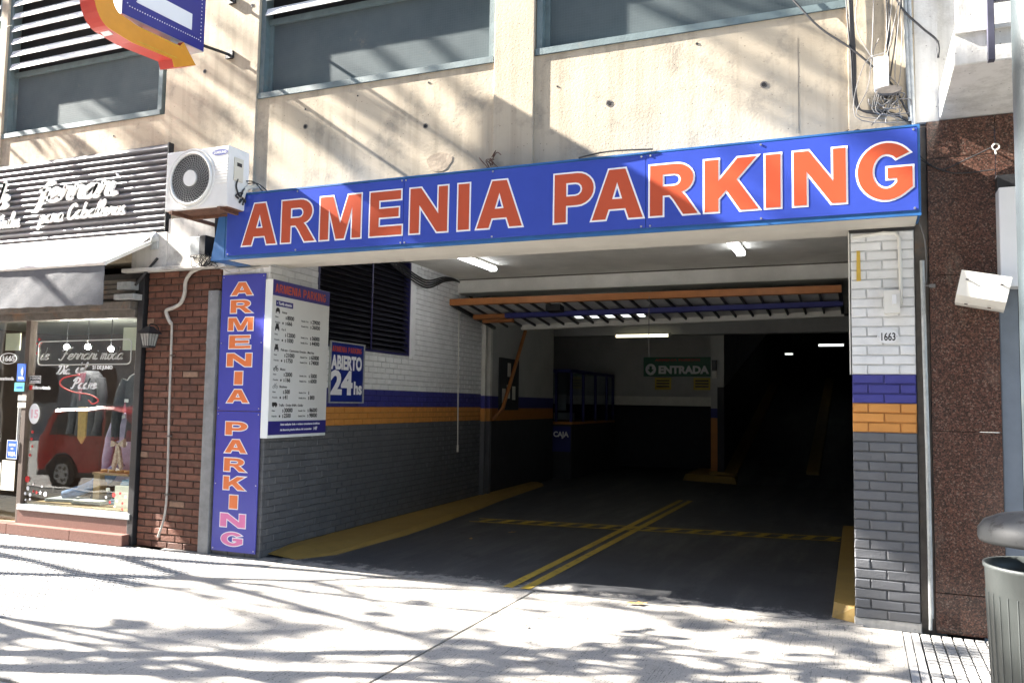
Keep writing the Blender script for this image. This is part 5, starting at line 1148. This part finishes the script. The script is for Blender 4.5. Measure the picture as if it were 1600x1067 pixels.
# ------------------------------------------------------------------ street furniture
pp = thing('street_pole', 'pale blue grey steel pole rising past the balcony', 'pole', (6.24, -2.2, -.0))
MB().tube([(0, 0, 0), (0, 0, 2.3), (0, 0, 6)], .155, 28).part('shaft', 'pole_paint', pp)
MB().tube([(0, 0, 0), (0, 0, .06)], .20, 20).part('collar', 'pole_paint', pp)
bn = thing('litter_bin', 'grey round street litter bin with a domed lid raised above its open top', 'bin', (6.068, -2.78, 0))
MB().lathe([(.17, .12), (.188, .13), (.216, .93), (.222, .935), (.222, .95), (.212, .95), (.205, .9), (.18, .15)], 0, 0, 40).lathe([(.001, .13), (.19, .13)], 0, 0, 40).part('drum', 'bin_grey', bn)
mb = MB()
for k in range(34):
    a = 2*math.pi*k/34; mb.tube([(.188*math.cos(a), .188*math.sin(a), .14), (.2125*math.cos(a), .2125*math.sin(a), .84)], .0035, 4)
mb.part('rib', 'bin_grey', bn)
MB().lathe([(.222, 1.04), (.232, 1.035), (.238, 1.05), (.236, 1.085), (.215, 1.115), (.16, 1.14), (.08, 1.155), (.001, 1.158)], 0, 0, 40).part('lid', 'bin_lid', bn)
for a in (R(15), R(75), R(-60)): MB().box(-.018, .018, -.004, .004, .8, 1.06).part('lid_strap', 'galvanised', bn, None, (.19*math.cos(a), .19*math.sin(a), 0))
MB().tube([(0, 0, 0), (0, 0, .13)], .05, 14).part('foot', 'bin_grey', bn)
def leaf(x, y, rz, s, lb, z=.012):
    o = solo('fallen_leaf', MB().add([(-1, 0, .1), (-.5, .38, .12), (-.1, .2, .05), (.2, .55, .2), (.5, .22, .08), (1, 0, .25), (.5, -.25, .06), (.15, -.5, .22), (-.1, -.2, .05), (-.55, -.35, .14)], [(0, 1, 2), (2, 3, 4), (4, 5, 6), (6, 7, 8), (8, 9, 0), (0, 2, 8), (2, 4, 8), (4, 6, 8)]), 'dry_leaf', lb, 'leaf', (x, y, z), 'fallen leaves on the driveway'); o.scale = (s, s, s*.6); o.rotation_euler = (0, 0, rz)
leaf(3.78, -.16, .3, .085, 'largest dry leaf on the pavement edge below the middle of the entrance'); leaf(1.55, 2.65, 1, .06, 'dry leaf on the dark floor near the yellow cross line'); leaf(1.32, 2.0, 2, .055, 'dry leaf on the dark floor near the sloping yellow kerb'); leaf(3.25, -1.15, 2, .035, 'tiny dry leaf on the sunlit concrete beside the joint'); leaf(4.5, -.35, 2.5, .04, 'small dry leaf on the concrete close to the painted pillar')

# ------------------------------------------------------------------ across and along the street (seen in the shop glass, and casting the shade)
cr = thing('parked_car', 'red hatchback parked along the kerb, mirrored in the shop window', 'car', (-6.3, -4.75, -.135))
side = [(-1.85, .30), (-1.92, .62), (-1.86, .92), (-1.62, 1.38), (-1.30, 1.50), (.15, 1.50), (.85, 1.02), (1.75, .86), (1.95, .60), (1.92, .28)]
side = [(p.x, p.y) for p in smooth_pts([(a, b, 0) for a, b in side], 5)]
def loft(sec, mb):
    n = len(side); V = []
    for y, k in sec: V += [(x*(1-.03*k), y, z-(max(0, z-.9))*.16*k) for x, z in side]
    mb.add(V, [(i*n+q, i*n+(q+1) % n, (i+1)*n+(q+1) % n, (i+1)*n+q) for i in range(len(sec)-1) for q in range(n)]+[list(range(n))[::-1], list(range(len(V)-n, len(V)))], 0, False); return mb
loft([(-.86, 1), (-.80, .5), (0, .3), (.80, .5), (.86, 1)], MB()).part('body', 'car_red', cr)
for s_ in (-1, 1):
    MB().prism([(-1.55, .98), (-1.42, 1.34), (-1.2, 1.40), (-.35, 1.41), (-.35, .98)], 'y', s_*.862-.006, s_*.862+.006).prism([(-.27, .98), (-.27, 1.41), (.1, 1.40), (.62, 1.0)], 'y', s_*.862-.006, s_*.862+.006).part('side_window', 'print_black', cr)
    for x in (-1.22, 1.25):
        w_ = MB(); w_.disc(x, .31, .31, s_*.80-.09, s_*.80+.09, 28); wo_ = w_.part('wheel', 'tyre', cr); MB().disc(x, .31, .18, s_*.80-.10, s_*.80+.10, 20).part('rim', 'rim', wo_); sp_ = MB()
        for k in range(7): sp_.disc(x+.115*math.cos(k*.9), .31+.115*math.sin(k*.9), .034, s_*.80-.103, s_*.80+.103, 8)
        sp_.part('rim_hole', 'print_black', wo_)
    MB().box(.35, .55, s_*.88-.09, s_*.88+.09, .98, 1.10, 0, .02).part('mirror', 'car_red', cr)
for s_ in (-1, 1):
    MB().box(-1.80, 1.86, s_*.852-.02, s_*.852+.02, .26, .36, 0, .01).part('sill_trim', 'print_black', cr)
    MB().box(-.32, -.312, s_*.858-.006, s_*.858+.006, .40, .98).box(.66, .668, s_*.850-.02, s_*.850+.02, .40, .95).part('door_seam', 'print_black', cr)
    MB().box(-.62, -.45, s_*.872-.012, s_*.872+.012, .86, .90, 0, .006).part('door_handle', 'car_red', cr)
    for x in (-1.22, 1.25):
        MB().tube([(x+.35*math.cos(a), s_*.855, .31+.35*math.sin(a)) for a in [k*math.pi/16 for k in range(17)]], .03, 6).part('wheel_arch', 'print_black', cr)
    MB().box(-1.90, -1.80, s_*.70-.10, s_*.70+.10, .78, .98, 0, .02).part('tail_lamp', 'print_red', cr)
MB().hexa([(.18, -.66, 1.47), (.80, -.74, 1.04), (.80, .74, 1.04), (.18, .66, 1.47), (.22, -.66, 1.49), (.84, -.74, 1.06), (.84, .74, 1.06), (.22, .66, 1.49)]).part('windscreen', 'print_black', cr)
for y0 in (-18.0,):
    ob = thing('opposite_building', 'plain grey apartment building across the street, out of view but mirrored in glass', 'building', (0, -18, 0))
    MB().box(-45, 30, -8, 0, 0, 20).part('wall', 'opposite_plaster', ob)
    wm = MB().box(-.7, .7, .0, .03, 0, 1.5).mesh('window', 'void')
    for i in range(22):
        for k in range(6): inst('window', wm, ob, (-42+3.2*i, 0, 1.2+3.4*k))

def tree(name, lb, x, y, H, crown, nl, seed, lean=(0, 0), spread=1.0):
    rg = random.Random(seed); t = thing(name, lb, 'tree', (x, y, 0)); tr = MB(); tips = []
    def grow(p, d, L, r, lev):
        pts = [p]; n = 4; q = p.copy(); dd = d.copy()
        for i in range(n):
            dd = (dd+Vector((rg.uniform(-.14, .14), rg.uniform(-.14, .14), rg.uniform(-.05, .10)))).normalized(); q = q+dd*L/n; pts.append(q.copy())
        tr.tube(pts, [r*(1-.45*i/n) for i in range(n+1)], max(5, 9-lev*2))
        if lev >= 3: tips.extend(pts[2:]); return
        if lev == 2: tips.extend(pts[3:])
        for k in range(3 if lev else 4):
            ang = rg.uniform(0, 6.28); s = Vector((math.cos(ang), math.sin(ang), rg.uniform(.25, .8))).normalized()
            grow(pts[-1] if k < 2 else pts[-2], (dd*.55+s*.75*spread).normalized(), L*rg.uniform(.6, .8), r*.52, lev+1)
    grow(Vector((0, 0, -.1)), Vector((lean[0], lean[1], 1)).normalized(), H, .15, 0)
    tr.part('trunk', 'bark', t)
    lf = MB()
    for k in range(nl//7):
        cc = rg.choice(tips)+Vector((rg.gauss(0, .12), rg.gauss(0, .12), rg.gauss(0, .12)))
        for j in range(7):
            c = cc+Vector((rg.gauss(0, .085), rg.gauss(0, .085), rg.gauss(0, .06))); s = rg.uniform(.06, .12)
            a = Vector((rg.uniform(-1, 1), rg.uniform(-1, 1), rg.uniform(-.6, .6))).normalized(); b = (a.orthogonal()+Vector((0, 0, .3*rg.uniform(-1, 1)))).normalized()
            lf.add([c-a*s, c-a*s*.2+b*s*.55, c+a*s, c-a*s*.2-b*s*.55], [(0, 1, 2, 3)])
    lf.part('crown', 'leaf', t); return t
tree('street_tree', 'leafy young street tree on the kerb opposite the shop door, nearest the camera', -3.3, -4.1, 2.6, 1.8, 330, 5, (0, -.05), .75)
tree('street_tree', 'half bare street tree on the kerb behind the parked red car', -7.2, -2.55, 3.2, 2.2, 280, 11)
tree('street_tree', 'tall street tree farther along the kerb well beyond the shop', -10.2, -2.1, 6.0, 3, 2600, 23)
